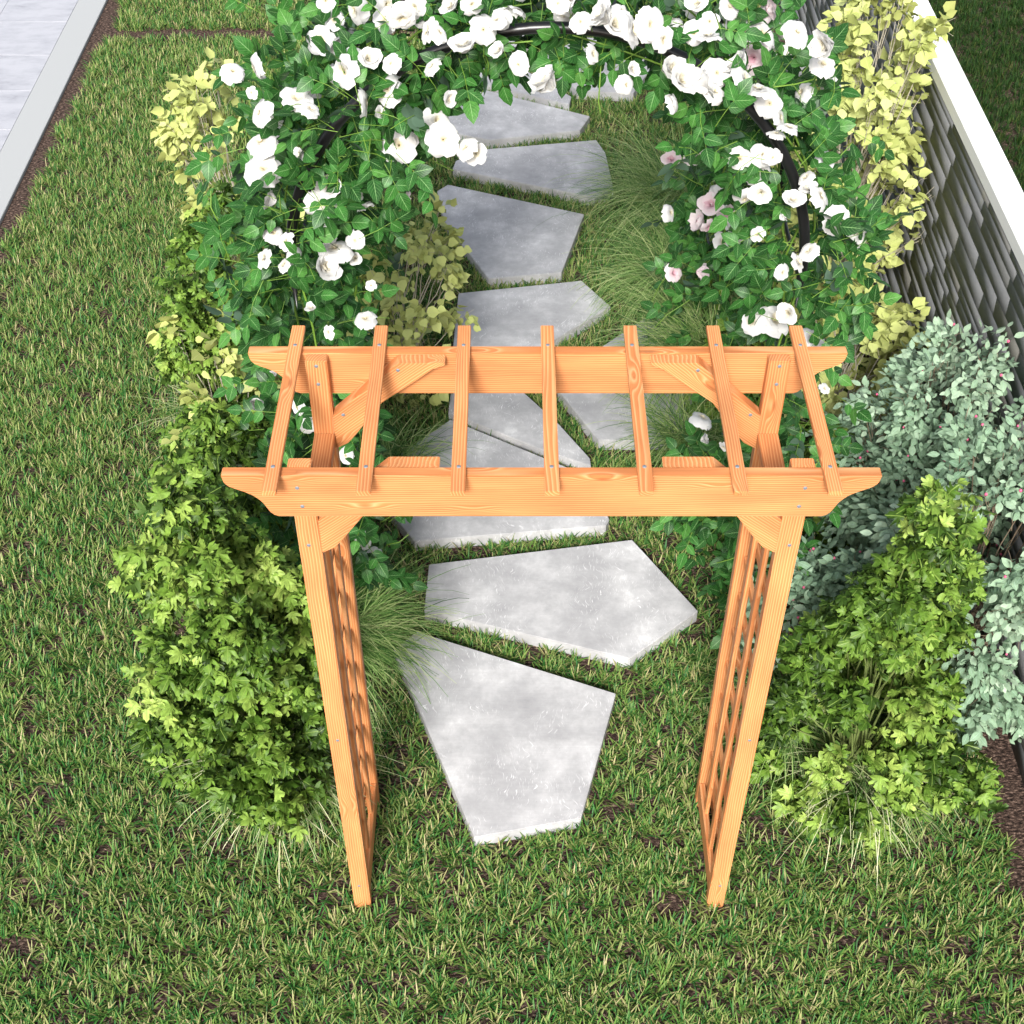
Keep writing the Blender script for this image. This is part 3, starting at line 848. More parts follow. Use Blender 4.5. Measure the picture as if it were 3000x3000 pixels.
for s in (-1, 1):
    xc = s * (XP - WP / 2)
    for yc, front in ((DP / 2, True), (DD - DP / 2, False)):
        p = board('post', (xc, yc, 0.0), (xc, yc, H - .001), WP, DP, (1, 0, 0), arbor, .0025)
        if front:
            for zz in (1.782, .959, .142):
                screw(p, (xc + s * .003, 0, zz), (0, -1, 0))
        else:
            for zz in (2.034, 1.974):
                screw(p, (xc, DD - DP, zz), (0, -1, 0))
    # knee braces, one against each beam
    prof = [(-.389, H - .002), (-.266, H - .002), (-.268, H - .010), (-.299, H - .022), (-.352, 1.984), (-.440, 1.914), (-.519, 1.799), (-.540, 1.772), (-.5735, 1.752), (-.5735, 1.868)]
    if s > 0:
        prof = [(-x, zz) for x, zz in reversed(prof)]
    bd = .040
    for y0, front in ((.0005, True), (DD - bd - .0005, False)):
        M = Matrix.Translation(Vector((0, y0, 0)) - AO)
        b = prism('brace', prof, bd, M, arbor, R_(40) * (-s))
        if front:
            continue
        for x, zz in ((.390, 2.026), (.545, 1.874)):
            screw(b, (s * x, y0, zz), (0, -1, 0))
    # lattice side panel between the posts
    ya, yb = DP + .0005, DD - DP - .0005
    tr = board('top_rail', (xc, ya, 1.803 - .018), (xc, yb, 1.803 - .018), WP - .001, .036, (1, 0, 0), arbor, .002)
    screw(tr, (xc, .150, 1.803), (0, 0, 1))
    xin = s * (XP - WP)
    board('bottom_rail', (xin + s * .011, ya, .110), (xin + s * .011, yb, .110), .085, .020, (0, 0, 1), arbor, .002)
    xu = xin + s * .014
    for y in (.150, .290):
        board('upright_slat', (xu, y, .045), (xu, y, 1.765), .030, .014, (0, 1, 0), arbor, .0012)
    xcr = xin + s * .0285
    for zz in (1.470, 1.307, 1.147, .985, .820, .655, .490, .330):
        board('cross_slat', (xcr, ya, zz), (xcr, yb, zz), .030, .013, (0, 0, 1), arbor, .0012)
    board('panel_backer', (xin + s * .048, ya, .12), (xin + s * .048, yb, .12), .05, .014, (0, 0, 1), arbor, .0012)

# ------------------------------------------------------------------ black tube arches
YA, RA, ZS, XC = 1.4, .845, 1.64, .024
def arch(name, label, y1, y2, rungs):
    t = thing(name, label, 'garden arch', (XC, (y1 + y2) / 2, 0), 'tube arches over the path')
    ym = (y1 + y2) / 2
    for y in (y1, y2):
        pts = [(-RA, y - ym, 0), (-RA, y - ym, .8), (-RA, y - ym, ZS - .15)]
        pts += [(RA * math.cos(a), y - ym, ZS + RA * math.sin(a)) for a in np.linspace(math.pi, 0, 41)]
        pts += [(RA, y - ym, ZS - .15), (RA, y - ym, .8), (RA, y - ym, 0)]
        V, F = tubes([pts], [(.0175, .0175)], 14)
        add('hoop', raw_mesh('hoop', V, F, mat=M_BLACK, smooth=True), t)
    for a in rungs:
        if isinstance(a, tuple):
            x, zz = a
        else:
            x, zz = RA * math.cos(a), ZS + RA * math.sin(a)
        V, F = tubes([[(x, y1 - ym, zz), (x, 0, zz), (x, y2 - ym, zz)]], [(.008, .008)], 8)
        add('crossbar', raw_mesh('crossbar', V, F, mat=M_BLACK, smooth=True), t)
rl = [(-RA, .5), (RA, .5), (-RA, 1.1), (RA, 1.1), (-RA, 1.6), (RA, 1.6), R_(155), R_(128), R_(103), R_(77), R_(52), R_(25)]
arch('tube_arch', 'black tube arch behind the arbor buried in white roses', YA, YA + .5, rl)
arch('tube_arch', 'farther black tube arch with pink roses round its right leg', 3.05, 3.5, rl)

# ------------------------------------------------------------------ leaf templates
def strip_leaf(rows, half_w, fold, droop, teeth=0.):
    """leaf as rows along the midrib; half_w(t) outline, folded along the midrib, drooping at the tip"""
    V, uv = [], []
    for i in range(rows + 1):
        t = i / rows
        w = half_w(t)
        y = t
        zc = -droop * t * t
        for k, u in enumerate((-1, -.5, 0, .5, 1)):
            ww = w * (1 + (teeth * (1 if i % 2 else -1) if abs(u) == 1 else 0))
            V.append((u * ww, y, zc + fold * abs(u) * w - (.25 * w * u * u)))
            uv.append((u, t, 0))
    F = []
    for i in range(rows):
        for k in range(4):
            a = i * 5 + k
            F.append((a, a + 1, a + 6, a + 5))
    return np.array(V), np.array(F), np.array(uv, dtype=float)

ROSE_T = strip_leaf(7, lambda t: .36 * (math.sin(math.pi * min(1, t ** .72))) ** .8 * (1 - .15 * t) + .004, .35, .18, .05)
GREY_T = strip_leaf(4, lambda t: .27 * math.sin(math.pi * t ** .85) ** .9 + .004, .30, .12)

def yellow_leaf():
    # broad six-sided leaf creased down the middle, corners curling
    o = [(0, 0, 0), (.40, .18, .10), (.48, .58, .04), (.20, .88, -.05), (0, 1.10, -.16), (-.22, .86, -.02), (-.48, .55, .10), (-.38, .16, .12)]
    V = np.array(o + [(0, .5, -.06)], dtype=float)
    F = np.array([(8, i, (i + 1) % 8) for i in range(8)])
    uv = np.array([(v[0] * 2, v[1], 0) for v in V])
    return V, F, uv
YEL_T = yellow_leaf()

def lobed_leaf(seed):
    # deeply cut five lobed leaf with toothed lobes, crumpled so that its lobes catch the light differently
    pol = [(0, .0), (-105, .30), (-92, .56), (-80, .66), (-70, .52), (-62, .38), (-54, .66), (-44, .84), (-35, .66), (-27, .46), (-17, .80), (-8, .86), (0, 1.02), (9, .86), (18, .78), (27, .46), (36, .66), (45, .86), (55, .64), (63, .38), (72, .54), (82, .66), (93, .52), (105, .30)]
    V, uv = [(0, .26, .05)], [(0, .3, 0)]
    r = random.Random(seed)
    for a, d in pol:
        a = R_(a + r.uniform(-4, 4))
        d *= r.uniform(.85, 1.1)
        x, y = d * math.sin(a) * .95, (.12 + d * math.cos(a) * .88) if d else 0
        V.append((x, y, r.uniform(-.16, .16) - .28 * d * d))
        uv.append((x, y, 0))
    n = len(pol)
    F = [(0, 1 + (i + 1) % n, 1 + i) for i in range(n)]
    return np.array(V), np.array(F), np.array(uv, dtype=float)
LOB_T = [lobed_leaf(k) for k in (4, 7, 9)]

# ------------------------------------------------------------------ roses
def bloom_mesh(name, rings, mat, seed):
    r = random.Random(seed)
    Vs, Fs, heart, base = [], [], [], 0
    nu, nv = 5, 5
    for (count, tilt, length, width, cup, hf) in rings:
        a0 = r.uniform(0, 6.28)
        for i in range(count):
            az = a0 + 2 * math.pi * i / count + r.uniform(-.18, .18)
            tl = R_(tilt + r.uniform(-7, 7))
            ln = length * r.uniform(.9, 1.1)
            curl = r.uniform(.10, .35)
            skew = r.uniform(-.12, .12)
            for iv in range(nv):
                v = iv / (nv - 1)
                w = width * (math.sin(math.pi * (.12 + .70 * v)) ** .8) * (.55 + .55 * v)
                # cup profile: rises, then leans outward by the tilt, lip curls back
                ang = tl * (.35 + .65 * v) + curl * v * v * v
                rad = ln * v * math.sin(ang) + .10 * length
                hgt = ln * v * math.cos(ang)
                for iu in range(nu):
                    u = -1 + 2 * iu / (nu - 1)
                    x = u * w + skew * w * v
                    y = rad - cup * w * u * u + r.uniform(-.045, .045) * length
                    zz = hgt - .10 * length * u * u * v + r.uniform(-.08, .08) * length * v
                    ca, sa = math.cos(az), math.sin(az)
                    Vs.append((ca * y - sa * x, sa * y + ca * x, zz))
                    heart.append(min(1, hf * (1 - .28 * v)))
            for iv in range(nv - 1):
                for iu in range(nu - 1):
                    a = base + iv * nu + iu
                    Fs.append((a, a + 1, a + nu + 1, a + nu))
            base += nu * nv
    V = np.array(Vs)
    ext = np.abs(V[:, :2]).max() * 2
    V /= ext
    return raw_mesh(name, V, np.array(Fs), {'heart': np.array(heart)}, mat, smooth=False)

OPEN = [(6, 84, .60, .38, .2, .0), (5, 60, .52, .33, .32, .25), (5, 45, .38, .25, .5, .55), (4, 27, .32, .2, .7, .8), (4, 12, .27, .14, .9, 1)]
CUP = [(5, 70, .60, .38, .28, .05), (5, 44, .53, .34, .45, .25), (5, 26, .44, .26, .7, .5), (4, 12, .38, .2, .8, .9), (3, 4, .34, .13, .9, 1)]
BUD = [(4, 34, .55, .36, .6, .1), (4, 22, .52, .30, .7, .2), (4, 12, .48, .22, .8, .5), (3, 4, .44, .14, .9, .8)]
WIDE = [(6, 96, .58, .40, .15, .0), (6, 72, .52, .34, .28, .1), (5, 58, .38, .26, .4, .35), (5, 36, .30, .2, .6, .7), (4, 14, .24, .12, .8, 1)]
BLOOMS = [bloom_mesh('bloom', OPEN, M_PETAL, 1), bloom_mesh('bloom', CUP, M_PETAL, 2), bloom_mesh('bloom', WIDE, M_PETAL, 3), bloom_mesh('bloom', OPEN, M_PETAL, 5), bloom_mesh('bloom', BUD, M_PETAL, 4)]
PINKS = [bloom_mesh('bloom', CUP, M_PINK, 12), bloom_mesh('bloom', BUD, M_PINK, 14), bloom_mesh('bloom', OPEN, M_PINK, 15)]

def put_blooms(plant, lst, org):
    for (x, y, zz, s, pk) in lst:
        kind = random.choices(range(5), [3, 3, 3, 3, 2])[0]
        me = random.choice(PINKS) if pk else BLOOMS[kind]
        if s < .06 and not pk:
            me = BLOOMS[random.choice((1, 4))]
        d = Vector((random.gauss(0, .7) + .35 * (1 if x > XC else -1), -.6 + random.gauss(0, .55), .75 + random.gauss(0, .5))).normalized()
        q = Vector((0, 0, 1)).rotation_difference(d) @ Matrix.Rotation(random.uniform(0, 6.28), 3, 'Z').to_quaternion()
        o = bpy.data.objects.new('bloom', me)
        link(o)
        o.parent = plant
        o.location = Vector((x, y, zz)) - Vector(org) - d * s * .25
        o.rotation_euler = q.to_euler()
        o.scale = (s * random.uniform(.9, 1.12), s * random.uniform(.85, 1.1), s * random.uniform(.7, .95))

CAM = np.array([-.0964, -2.4112, 4.2675])
def arch_dist(P):
    """distance from the arch centre line in the X-Z plane"""
    x, zz = P[:, 0] - XC, P[:, 2]
    r = np.hypot(x, zz - ZS)
    return np.where(zz > ZS, r - RA, np.abs(x) - RA)

def rose_foliage(plant, org, P, outward, leaf, keep=None, n_under=None):
    """compound leaves: rachis with a terminal leaflet and two or three pairs, at P heading outward"""
    n = len(P)
    d = unit(outward + rng.normal(0, .55, (n, 3)))
    nrm = np.array([0, -.55, .85]) + rng.normal(0, .45, (n, 3)) + .25 * outward
    X, Y, Z = frames(d, nrm)
    Ls = rng.uniform(.06, .105, n)
    LP, LA, LN, LS = [], [], [], []
    rach = []
    for s, sg in ((1, 0), (.72, 1), (.72, -1), (.36, 1), (.36, -1)):
        ang = sg * rng.uniform(.85, 1.25, n)
        a = Y * np.cos(ang)[:, None] + X * np.sin(ang)[:, None]
        LP.append(P + Y * (Ls * s)[:, None] - Z * (.02 * s * s))
        LA.append(a - Z * rng.uniform(0, .45, n)[:, None])
        LN.append(Z + rng.normal(0, .28, (n, 3)))
        LS.append(rng.uniform(.75, 1.12, n) * leaf * (1.12 if s == 1 else (1. if s > .5 else .8)))
    LP, LA, LN, LS = np.concatenate(LP), np.concatenate(LA), np.concatenate(LN), np.concatenate(LS)
    if keep is not None:
        k = keep(LP)
        LP, LA, LN, LS = LP[k], LA[k], LN[k], LS[k]
    X2, Y2, Z2 = frames(LA, LN)
    V, F, UV, r = scatter(ROSE_T, LP - np.array(org), X2, Y2, Z2, LS)
    me = raw_mesh('foliage', V, F, {'rnd': r, 'luv': UV}, M_ROSELEAF, smooth=True)
    add('foliage', me, plant)
    paths, rad = [], []
    sel = np.arange(n) if keep is None else np.where(keep(P) & keep(P + Y * .06))[0]
    for i in sel:
        p0, p1 = P[i] - Y[i] * .05, P[i] + Y[i] * Ls[i]
        paths.append([p0 - org, (p0 + p1) / 2 + Z[i] * .004 - org, p1 - Z[i] * .02 - org])
        rad.append((.0013, .0008))
    return paths, rad

def arch_points(n, side, y0, y1, spread, zlo=0.05, legbias=.5):
    """random points in a band round one half of an arch"""
    Lleg = ZS - zlo
    Larc = RA * math.pi / 2
    s = rng.uniform(0, Lleg * legbias + Larc, n)
    leg = s < Lleg * legbias
    th = np.where(leg, 0, (s - Lleg * legbias) / RA)
    zc = np.where(leg, zlo + s / legbias, ZS + RA * np.sin(th))
    nx, nz = np.where(leg, 1, np.cos(th)), np.where(leg, 0, np.sin(th))
    xr = np.where(leg, RA, RA * np.cos(th))
    off = rng.normal(.01, 1, n) * np.where(leg, spread * .75, spread)
    off = np.where(leg, off, np.maximum(off, np.where(nz > .85, -.06, np.where((nz > .4) & (side < 0), -.24, -.15))))
    x = xr + nx * off
    zz = zc + nz * off
    y = rng.uniform(y0, y1, n)
    y = np.where(nz > .85, y0 + .2 + (y - y0) * (y1 - y0 - .2) / (y1 - y0), y)
    P = np.stack([XC + side * x, y, np.maximum(zz, .05)], 1)
    o = np.stack([side * nx * np.sign(off) * np.where(leg, .45, 1), rng.normal(-.3, .5, n) * np.where(nz > .7, .5, 1), nz * (np.sign(off) * .7 + .25) + .1], 1)
    return P, unit(o)

def see_tube(P):
    """pruned back where shoots would cross the bare stretches of the front hoop"""
    t = (YA - CAM[1]) / (P[:, 1] - CAM[1])
    Q = CAM + (P - CAM) * t[:, None]
    d = np.abs(arch_dist(Q))
    a = np.degrees(np.arctan2(Q[:, 2] - ZS, Q[:, 0] - XC))
    front = P[:, 1] < YA + .02
    bare = ((a > 0) & (a < 47)) | ((a > 92) & (a < 97)) | ((Q[:, 2] < ZS - .1) & (Q[:, 2] > 1.3))
    return ~(front & bare & (d < .055))

def stems_mesh(plant, paths, rad, mat, sides=4):
    V, F = tubes(paths, rad, sides)
    add('stems', raw_mesh('stems', V, F, mat=mat, smooth=True), plant)

def climbing_rose(name, label, side, y0, y1, n, blooms, leaf, group, spread=.105, legbias=.6, prune=True, extra=None, more=0):
    org = np.array((XC + side * RA, (y0 + y1) / 2, 0))
    t = thing(name, label, 'rose', tuple(org), group)
    P, O = arch_points(n, side, y0, y1, spread, legbias=legbias)
    if extra is not None:
        P = np.concatenate([P, extra[0]])
        O = np.concatenate([O, extra[1]])
    paths, rad = rose_foliage(t, org, P, O, leaf, see_tube if prune else None)
    # main canes winding up the tube, with kinked green side shoots
    YA0 = YA if prune else y0 + .2
    for c in range(5):
        ph, k = random.uniform(0, 6.28), random.uniform(1.5, 3)
        pts = []
        for s in np.linspace(0, 1, 26):
            L = s * (ZS + RA * 1.5)
            if L < ZS:
                x, zz, nx, nz = RA, L, 1, 0
            else:
                th = (L - ZS) / RA
                x, zz, nx, nz = RA * math.cos(th), ZS + RA * math.sin(th), math.cos(th), math.sin(th)
            o = .05 * math.sin(ph + k * 6 * s)
            pts.append((XC + side * (x + nx * o) - org[0], YA0 + .05 + (y1 - YA0 - .15) * (c / 4.) + .05 * math.cos(ph + 9 * s) - org[1], zz + nz * o))
        paths.append(pts)
        rad.append((.006, .003))
    for k in range(46):
        i = random.randrange(len(P))
        p = P[i].copy()
        pts = [p - org]
        dv = unit(O[i] + rng.normal(0, .6, 3))
        for q in range(3):
            p = p + dv * random.uniform(.04, .09)
            dv = unit(dv + rng.normal(0, .5, 3))
            pts.append(p - org)
        pp = np.array(pts) + org
        if prune and not see_tube(pp).all():
            continue
        paths.append(pts)
        rad.append((.0026, .0018))
    stems_mesh(t, paths, rad, M_ROSESTEM)
    put_blooms(t, list(blooms) + extra_blooms(side, more), org)
    return t

def extra_blooms(side, n):
    """more flowers, mostly along the top of the arch"""
    out = []
    while len(out) < n:
        th = random.uniform(.35, 1.62)
        r = RA + random.gauss(.06, .09)
        y = random.uniform(YA + .02, YA + .55)
        if abs(r - RA) < .05 and y < YA + .1:
            continue
        out.append((XC + side * r * math.cos(th), y, ZS + r * math.sin(th), random.uniform(.06, .10), 1 if random.random() < .08 else 0))
    return out

def blob(n, c, r, out=(0, -.3, .5)):
    v = rng.normal(0, 1, (n, 3))
    v = unit(v) * (rng.random((n, 1)) ** .5)
    return np.array(c) + v * np.array(r), unit(v + np.array(out))

def cat2(*a):
    return np.concatenate([q[0] for q in a]), np.concatenate([q[1] for q in a])

climbing_rose('climbing_rose', 'dense white climbing rose covering the left half of the near black arch', -1, 1.12, 2.0, 900, BLOOM_LEFT, .058, 'roses climbing the arches', more=26,
              extra=cat2(blob(60, (-.78, 1.25, .75), (.30, .2, .35)), blob(12, (-.64, 1.28, .34), (.10, .10, .10))))
climbing_rose('climbing_rose', 'white climbing rose on the right half of the near black arch beside the bare tube', 1, 1.12, 1.95, 620, BLOOM_RIGHT, .058, 'roses climbing the arches', legbias=.55, more=30,
              extra=cat2(blob(60, (.72, 1.25, .80), (.22, .2, .28)), blob(16, (.80, 1.15, .36), (.08, .15, .25)), blob(18, (.98, 1.3, 1.8), (.10, .15, .25))))
climbing_rose('climbing_rose', 'shaded pink flowered rose round the right leg of the farther arch', 1, 2.80, 3.5, 300, BLOOM_PINK, .064, 'roses climbing the arches', spread=.11, legbias=1.4, prune=False)
climbing_rose('climbing_rose', 'mostly leafy rose on the left side of the farther arch, behind the white one', -1, 2.80, 3.5, 240, [], .064, 'roses climbing the arches', spread=.10, legbias=1.2, prune=False)

# ------------------------------------------------------------------ shrubs
def prof_at(prof, h):
    hs, rs = zip(*prof)
    return np.interp(h, hs, rs)

def shrub(name, label, cat, base, Hh, prof, ncl, per, tmpl, leaf, mat, twig, group=None, clr=.09, lean=(0, 0), seed=0, up=.7, flat=1., gap=.28, twig_r=.004, shoots=0, rough_n=.5, xmax=None, dome=.6):
    """bush: a bundle of stems dividing to leaf clumps spread through an uneven crown"""
    g = np.random.default_rng(seed)
    org = np.array((base[0], base[1], 0.))
    t = thing(name, label, cat, tuple(org), group)
    C, A = [], []
    while len(C) < ncl:
        h = g.random()
        r = prof_at(prof, h)
        if g.random() > (r / max(p[1] for p in prof)) + .12:
            continue
        a = g.uniform(0, 2 * math.pi)
        lump = 1 + gap * math.sin(3 * a + 5 * h + seed) * math.cos(2 * a - 9 * h + seed * 2) * 1.3
        rr = r * lump * math.sqrt(g.uniform(.25, 1))
        C.append((rr * math.cos(a) + lean[0] * h, rr * math.sin(a) + lean[1] * h, max(.04, h * Hh)))
    C = np.array(C)
    n = len(C) * per
    ctr = np.repeat(C, per, 0)
    dv = unit(g.normal(0, 1, (n, 3)))
    rad = g.random(n) ** .6 * np.repeat(g.uniform(.6, 1.25, len(C)), per) * clr
    P = ctr + dv * rad[:, None] * np.array([1, 1, flat])
    P[:, 2] = np.maximum(P[:, 2], .015)
    axis_xy = np.stack([ctr[:, 0] - lean[0] * ctr[:, 2] / Hh, ctr[:, 1] - lean[1] * ctr[:, 2] / Hh, np.zeros(n)], 1)
    outw = unit(axis_xy + 1e-4)
    nrm = unit(dv * dome + outw * .45 + np.array([0, 0, up]) + g.normal(0, rough_n, (n, 3)))
    ax = unit(outw * .8 + dv * .7 + np.array([0, 0, -.1]) + g.normal(0, .55, (n, 3)))
    X, Y, Z = frames(ax, nrm)
    tl = tmpl if isinstance(tmpl, list) else [tmpl]
    sz = g.uniform(.6, 1.25, n) * leaf
    Vs, Fs, UVs, rs, nb = [], [], [], [], 0
    cln = np.repeat(g.random(len(C)), per)
    cls = []
    for q, tm in enumerate(tl):
        m = (np.arange(n) % len(tl)) == q
        if xmax:
            m &= ~((P[:, 0] + base[0] > xmax) & (P[:, 2] < 1.45))
        v_, f_, u_, r_ = scatter(tm, P[m], X[m], Y[m], Z[m], sz[m])
        Vs.append(v_); UVs.append(u_); rs.append(r_)
        Fs += [f + nb for f in f_]
        cls.append(np.repeat(cln[m], len(tm[0])))
        nb += len(v_)
    V, F, UV, r, cl = np.concatenate(Vs), Fs, np.concatenate(UVs), np.concatenate(rs), np.concatenate(cls)
    # whole clumps differ in tone: light and shade of the crown put into colour
    rr = np.clip((.45 * r + .55 * cl - .5) * 1.25 + .5, 0, 1)
    add('foliage', raw_mesh('foliage', V, F, {'rnd': rr, 'luv': UV}, mat), t)
    paths, rads = [], []
    for c in C:
        b0 = g.normal(0, .03, 3) * np.array([1, 1, 0])
        mid = np.array([c[0] * .35 + lean[0] * .2, c[1] * .35 + lean[1] * .2, c[2] * .55]) + g.normal(0, .03, 3)
        mid[2] = max(mid[2], .02)
        paths.append([b0, mid * .6 + b0 * .4 + g.normal(0, .01, 3), mid, (mid + c) / 2 + g.normal(0, .015, 3), c])
        rads.append((twig_r * 1.6, twig_r * .45))
        for q in range(shoots):
            e = c + unit(g.normal(0, 1, 3)) * clr * .95
            paths.append([(mid + c * 2) / 3, (c + e) / 2, e])
            rads.append((twig_r * .5, twig_r * .25))
    V, F = tubes(paths, rads, 4)
    add('stems', raw_mesh('stems', V, F, mat=twig, smooth=True), t)
    return t, C, P

CONE = [(0, .72), (.15, 1.0), (.4, .92), (.65, .72), (.85, .45), (1, .16)]
SPIRE = [(0, .8), (.15, 1.0), (.35, .86), (.6, .55), (.85, .28), (1, .12)]
def scaled(prof, r):
    return [(h, q * r) for h, q in prof]

FG = 'lobed leaf bushes'
shrub('lobed_leaf_bush', 'large light green bush with lobed leaves outside the left front arbor post', 'bush', (-1.00, .56), 1.38, scaled(CONE, .32), 80, 84, LOB_T, .051, M_FEATHER, M_GREENTWIG, FG, rough_n=.5, clr=.098, dome=1.1, lean=(-.10, .05), seed=1)
shrub('lobed_leaf_bush', 'bright green conical bush with lobed leaves outside the right front arbor post', 'bush', (1.14, .50), 1.38, scaled(SPIRE, .33), 64, 84, LOB_T, .051, M_FEATHER, M_GREENTWIG, FG, rough_n=.5, clr=.098, dome=1.1, lean=(.04, .05), seed=2)
shrub('lobed_leaf_bush', 'tall green lobed leaf bush at left, beside the rear beam end', 'bush', (-1.10, 1.40), 1.0, scaled(CONE, .25), 42, 78, LOB_T, .048, M_FEATHER, M_GREENTWIG, FG, rough_n=.5, clr=.098, dome=1.1, lean=(-.04, 0), seed=3)
shrub('lobed_leaf_bush', 'green lobed leaf bush at left with yellow leaves showing through its upper part', 'bush', (-1.31, 2.05), 1.15, scaled(CONE, .19), 36, 78, LOB_T, .048, M_FEATHER, M_GREENTWIG, FG, rough_n=.5, clr=.098, dome=1.1, lean=(-.03, 0), seed=4)
shrub('lobed_leaf_bush', 'farthest lobed leaf bush of the left row, below yellow twigs on the lawn side', 'bush', (-1.38, 2.75), 1.15, scaled(CONE, .20), 32, 78, LOB_T, .048, M_FEATHER, M_GREENTWIG, FG, rough_n=.5, clr=.098, dome=1.1, lean=(0, 0), seed=5)
shrub('lobed_leaf_bush', 'small lobed leaf bush behind the right end of the rear beam', 'bush', (1.16, 1.75), .55, scaled(CONE, .22), 24, 40, LOB_T, .06, M_FEATHER, M_GREENTWIG, FG, rough_n=.5, clr=.098, dome=1.1, lean=(0, 0), seed=6)
shrub('lobed_leaf_bush', 'shaded lobed leaf bush between the legs of the two black arches', 'bush', (.98, 2.55), .55, scaled(CONE, .20), 22, 40, LOB_T, .06, M_FEATHER, M_GREENTWIG, FG, rough_n=.5, clr=.098, dome=1.1, lean=(0, 0), seed=7)

YG = 'yellow leaved bushes'
TALL = [(0, .35), (.2, .8), (.5, 1.0), (.8, .9), (1, .5)]
LOW = [(0, .9), (.3, 1.0), (.7, .85), (1, .35)]
shrub('yellow_bush', 'tall airy yellow-leaved bush rising in front of the slate wall', 'bush', (1.46, 3.2), 1.70, scaled(TALL, .38), 150, 22, YEL_T, .050, M_YELLOW, M_TWIG, YG, .085, (.02, .05), 11, shoots=3, twig_r=.0032, xmax=1.76)
shrub('yellow_bush', 'low dense yellow-leaved mound between the rose arch and the wall foot', 'bush', (1.40, 2.45), .74, scaled(LOW, .40), 80, 30, YEL_T, .050, M_YELLOW, M_TWIG, YG, .085, (0, 0), 12, shoots=2, twig_r=.003, xmax=1.76)
shrub('yellow_bush', 'yellow-leaved bush standing apart on the lawn left of the rose arch', 'bush', (-1.36, 3.2), 1.36, scaled(TALL, .28), 44, 22, YEL_T, .050, M_YELLOW, M_TWIG, YG, .085, (-.10, .1), 13, shoots=2, twig_r=.003)
shrub('yellow_bush', 'yellow-leaved bush inside the arch whose twigs hang over the path stones', 'bush', (-.66, 2.75), .95, scaled(TALL, .28), 40, 20, YEL_T, .048, M_YELLOW, M_TWIG, YG, .085, (.16, .05), 14, shoots=2, twig_r=.003)
shrub('yellow_bush', 'small yellow-leaved bush tucked left of the white rose beside the lobed bushes', 'bush', (-1.24, 1.95), 1.14, scaled(TALL, .22), 30, 16, YEL_T, .050, M_YELLOW, M_TWIG, YG, .085, (-.05, 0), 15, shoots=2, twig_r=.003)

# grey-green bushes with pink berries
def berries(t, C, n, clr, seed):
    g = np.random.default_rng(seed)
    n_s, n_r = 8, 5
    V, F = [], []
    for i in range(n_r + 1):
        ph = math.pi * i / n_r
        for j in range(n_s):
            a = 2 * math.pi * j / n_s
            V.append((math.sin(ph) * math.cos(a), math.sin(ph) * math.sin(a), math.cos(ph)))
    for i in range(n_r):
        for j in range(n_s):
            F.append((i * n_s + j, (i + 1) * n_s + j, (i + 1) * n_s + (j + 1) % n_s, i * n_s + (j + 1) % n_s))
    me = raw_mesh('berry', V, np.array(F), mat=M_BERRY, smooth=True)
    for k in range(n):
        c = C[g.integers(len(C))]
        d = unit(np.array([g.normal(-.1, .6), g.normal(-.35, .5), abs(g.normal(.7, .4))]))
        p = c + d * clr * g.uniform(.85, 1.15)
        o = bpy.data.objects.new('berry', me)
        link(o)
        o.parent = t
        o.location = p
        s = g.uniform(.0045, .0062)
        o.scale = (s, s, s * 1.1)

GG = 'grey-green berry bushes'
ROUND = [(0, .75), (.3, 1.0), (.65, .95), (.88, .7), (1, .35)]
for args in (('large grey-green berry bush filling the right edge between the wall and the front lobed bush', (1.56, 1.00), 1.12, .50, 150, 21, 90),
             ('grey-green berry bush farther back, against the yellow mound and the slate wall', (1.52, 1.62), 1.10, .42, 140, 22, 70),
             ('low grey-green berry bush close outside the right lattice panel', (.96, 1.02), .62, .25, 34, 23, 40)):
    t, C, P = shrub('berry_bush', args[0], 'bush', args[1], args[2], scaled(ROUND, args[3]), args[4], 80, GREY_T, .040, M_GREYLEAF, M_BROWNTWIG, GG, .10, (.10, 0), args[5], up=.9, shoots=2, twig_r=.003, xmax=1.76)
    berries(t, C, args[6], .095, args[5])

# ------------------------------------------------------------------ ornamental grass clumps
def tuft(label, base, n, L, mat, wind, spread=.06, stiff=1., seed=0, W=(.0034, .0062), fall=2.1):
    g = np.random.default_rng(seed)
    P = np.concatenate([g.normal(0, spread, (n, 2)), np.zeros((n, 1))], 1)
    az = g.uniform(0, 2 * math.pi, n)
    h = np.stack([np.cos(az), np.sin(az)], 1) + np.array(wind) * g.uniform(.5, 1.3, (n, 1))
    az = np.arctan2(h[:, 1], h[:, 0])
    tilt = np.abs(g.normal(.28, .2, n)) / stiff
    bend = g.uniform(.55, 1.15, n) * fall / stiff
    Ln = g.uniform(.6, 1.1, n) * L
    Wd = g.uniform(*W, n)
    V, F, k = blades(P, az, tilt, bend, Ln, Wd, 7)
    me = raw_mesh('ornamental_grass', V, F, {'rnd': np.repeat(g.random(n), k)}, mat)
    o = add('ornamental_grass', me, loc=(base[0], base[1], 0))
    return tag(o, label, 'grass clump', 'ornamental grass clumps')

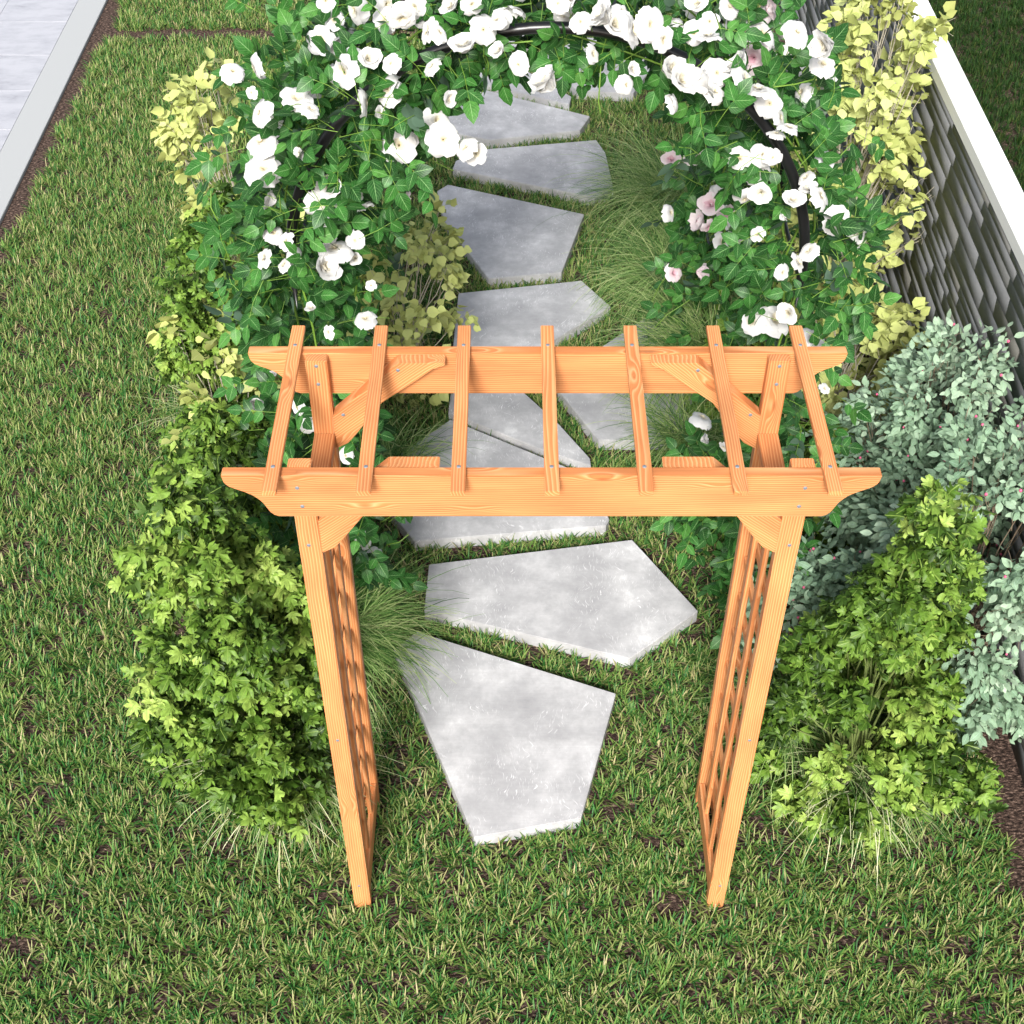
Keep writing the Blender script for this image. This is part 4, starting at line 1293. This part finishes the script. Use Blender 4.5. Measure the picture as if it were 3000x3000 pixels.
tuft('big arching grass clump just outside the left lattice, spilling over the front stone', (-.80, 1.12), 1050, .54, M_TUFT, (.38, -.1), .07, 1., 31)
tuft('darker upright grass clump between the left lobed bush and the left lattice', (-.98, 1.18), 420, .55, M_TUFT, (.1, .1), .05, 1.5, 32)
tuft('white striped grass clump poking out under the left front lobed bush', (-.92, .52), 420, .48, M_TUFTW, (.15, -.55), .06, 1., 33)
tuft('white striped grass clump poking out under the right front lobed bush', (1.18, .50), 380, .46, M_TUFTW, (.1, -.5), .06, 1., 34)
tuft('grass clump arching toward the right front post from under the berry bush', (.98, .72), 420, .48, M_TUFT, (-.5, -.1), .05, 1., 35)
tuft('large windswept grass clump by the far right stones inside the arch', (.86, 4.25), 1150, .74, M_TUFT, (-.75, -.15), .10, .95, 36)
tuft('windswept grass clump at the foot of the farther arch, right of the path', (.80, 3.55), 1000, .6, M_TUFT, (-.75, -.2), .08, .95, 37)
tuft('arching grass clump lying over the right-hand stone behind the rear beam', (.86, 2.88), 1000, .64, M_TUFT, (-.7, -.25), .08, .95, 38)
tuft('grass clump hanging over the right stone between the arbor beams', (.72, 2.32), 360, .48, M_TUFT, (-.5, -.4), .05, 1., 39)
tuft('pale striped grass clump on the lawn side of the left lobed bushes', (-1.40, 2.45), 300, .50, M_TUFTW, (-.4, -.1), .06, 1.1, 40)
tuft('small grass clump behind the left knee brace of the arbor', (-.62, 2.2), 260, .40, M_TUFT, (.3, -.1), .05, 1., 41)

# ------------------------------------------------------------------ light, sky, camera
SUN_EL, SUN_AZ = R_(37), R_(189)       # azimuth of the sun measured clockwise from +Y (behind the camera, a little to the left)
sd = Vector((math.sin(SUN_AZ) * math.cos(SUN_EL), math.cos(SUN_AZ) * math.cos(SUN_EL), math.sin(SUN_EL)))
L = bpy.data.lights.new('sun', 'SUN')
L.energy = 3.7
L.angle = R_(13)
L.color = (1, .98, .95)
lo = bpy.data.objects.new('sun', L)
link(lo)
lo.rotation_euler = sd.to_track_quat('Z', 'Y').to_euler()
lo.location = (-2, -6, 9)

w = bpy.data.worlds.new('World')
scene.world = w
w.use_nodes = True
nt = w.node_tree
nt.nodes.clear()
sky = nt.nodes.new('ShaderNodeTexSky')
sky.sky_type = 'NISHITA'
sky.sun_disc = False
sky.sun_elevation = SUN_EL
sky.sun_rotation = SUN_AZ
bg = nt.nodes.new('ShaderNodeBackground')
bg.inputs['Strength'].default_value = .14
wo = nt.nodes.new('ShaderNodeOutputWorld')
sky.dust_density = 3.5
sky.ozone_density = .4
hs = nt.nodes.new('ShaderNodeHueSaturation')
hs.inputs['Saturation'].default_value = .62
nt.links.new(sky.outputs[0], hs.inputs['Color'])
nt.links.new(hs.outputs[0], bg.inputs[0])
nt.links.new(bg.outputs[0], wo.inputs[0])

cam = bpy.data.cameras.new('camera')
cam.sensor_width = 36
cam.lens = 36 * 4028.2247 / 3000
cam.clip_start = .05
cam.clip_end = 300
co = bpy.data.objects.new('camera', cam)
link(co)
P_, Y_, O_ = .7764, .0012, .0009
cp, sp, cy_, sy_ = math.cos(P_), math.sin(P_), math.cos(Y_), math.sin(Y_)
F_ = Vector((sy_ * cp, cy_ * cp, -sp))
Rv = Vector((cy_, -sy_, 0))
U_ = Rv.cross(F_)
R2 = math.cos(O_) * Rv + math.sin(O_) * U_
U2 = -math.sin(O_) * Rv + math.cos(O_) * U_
mw = Matrix((R2, U2, -F_)).transposed().to_4x4()
mw.translation = Vector(CAM)
co.matrix_world = mw
scene.camera = co

scene.view_settings.view_transform = 'Standard'
scene.view_settings.look = 'None'
scene.view_settings.exposure = .62
scene.view_settings.gamma = 1
scene.cycles.use_denoising = True
scene.cycles.max_bounces = 8
scene.cycles.diffuse_bounces = 3
scene.cycles.transmission_bounces = 4
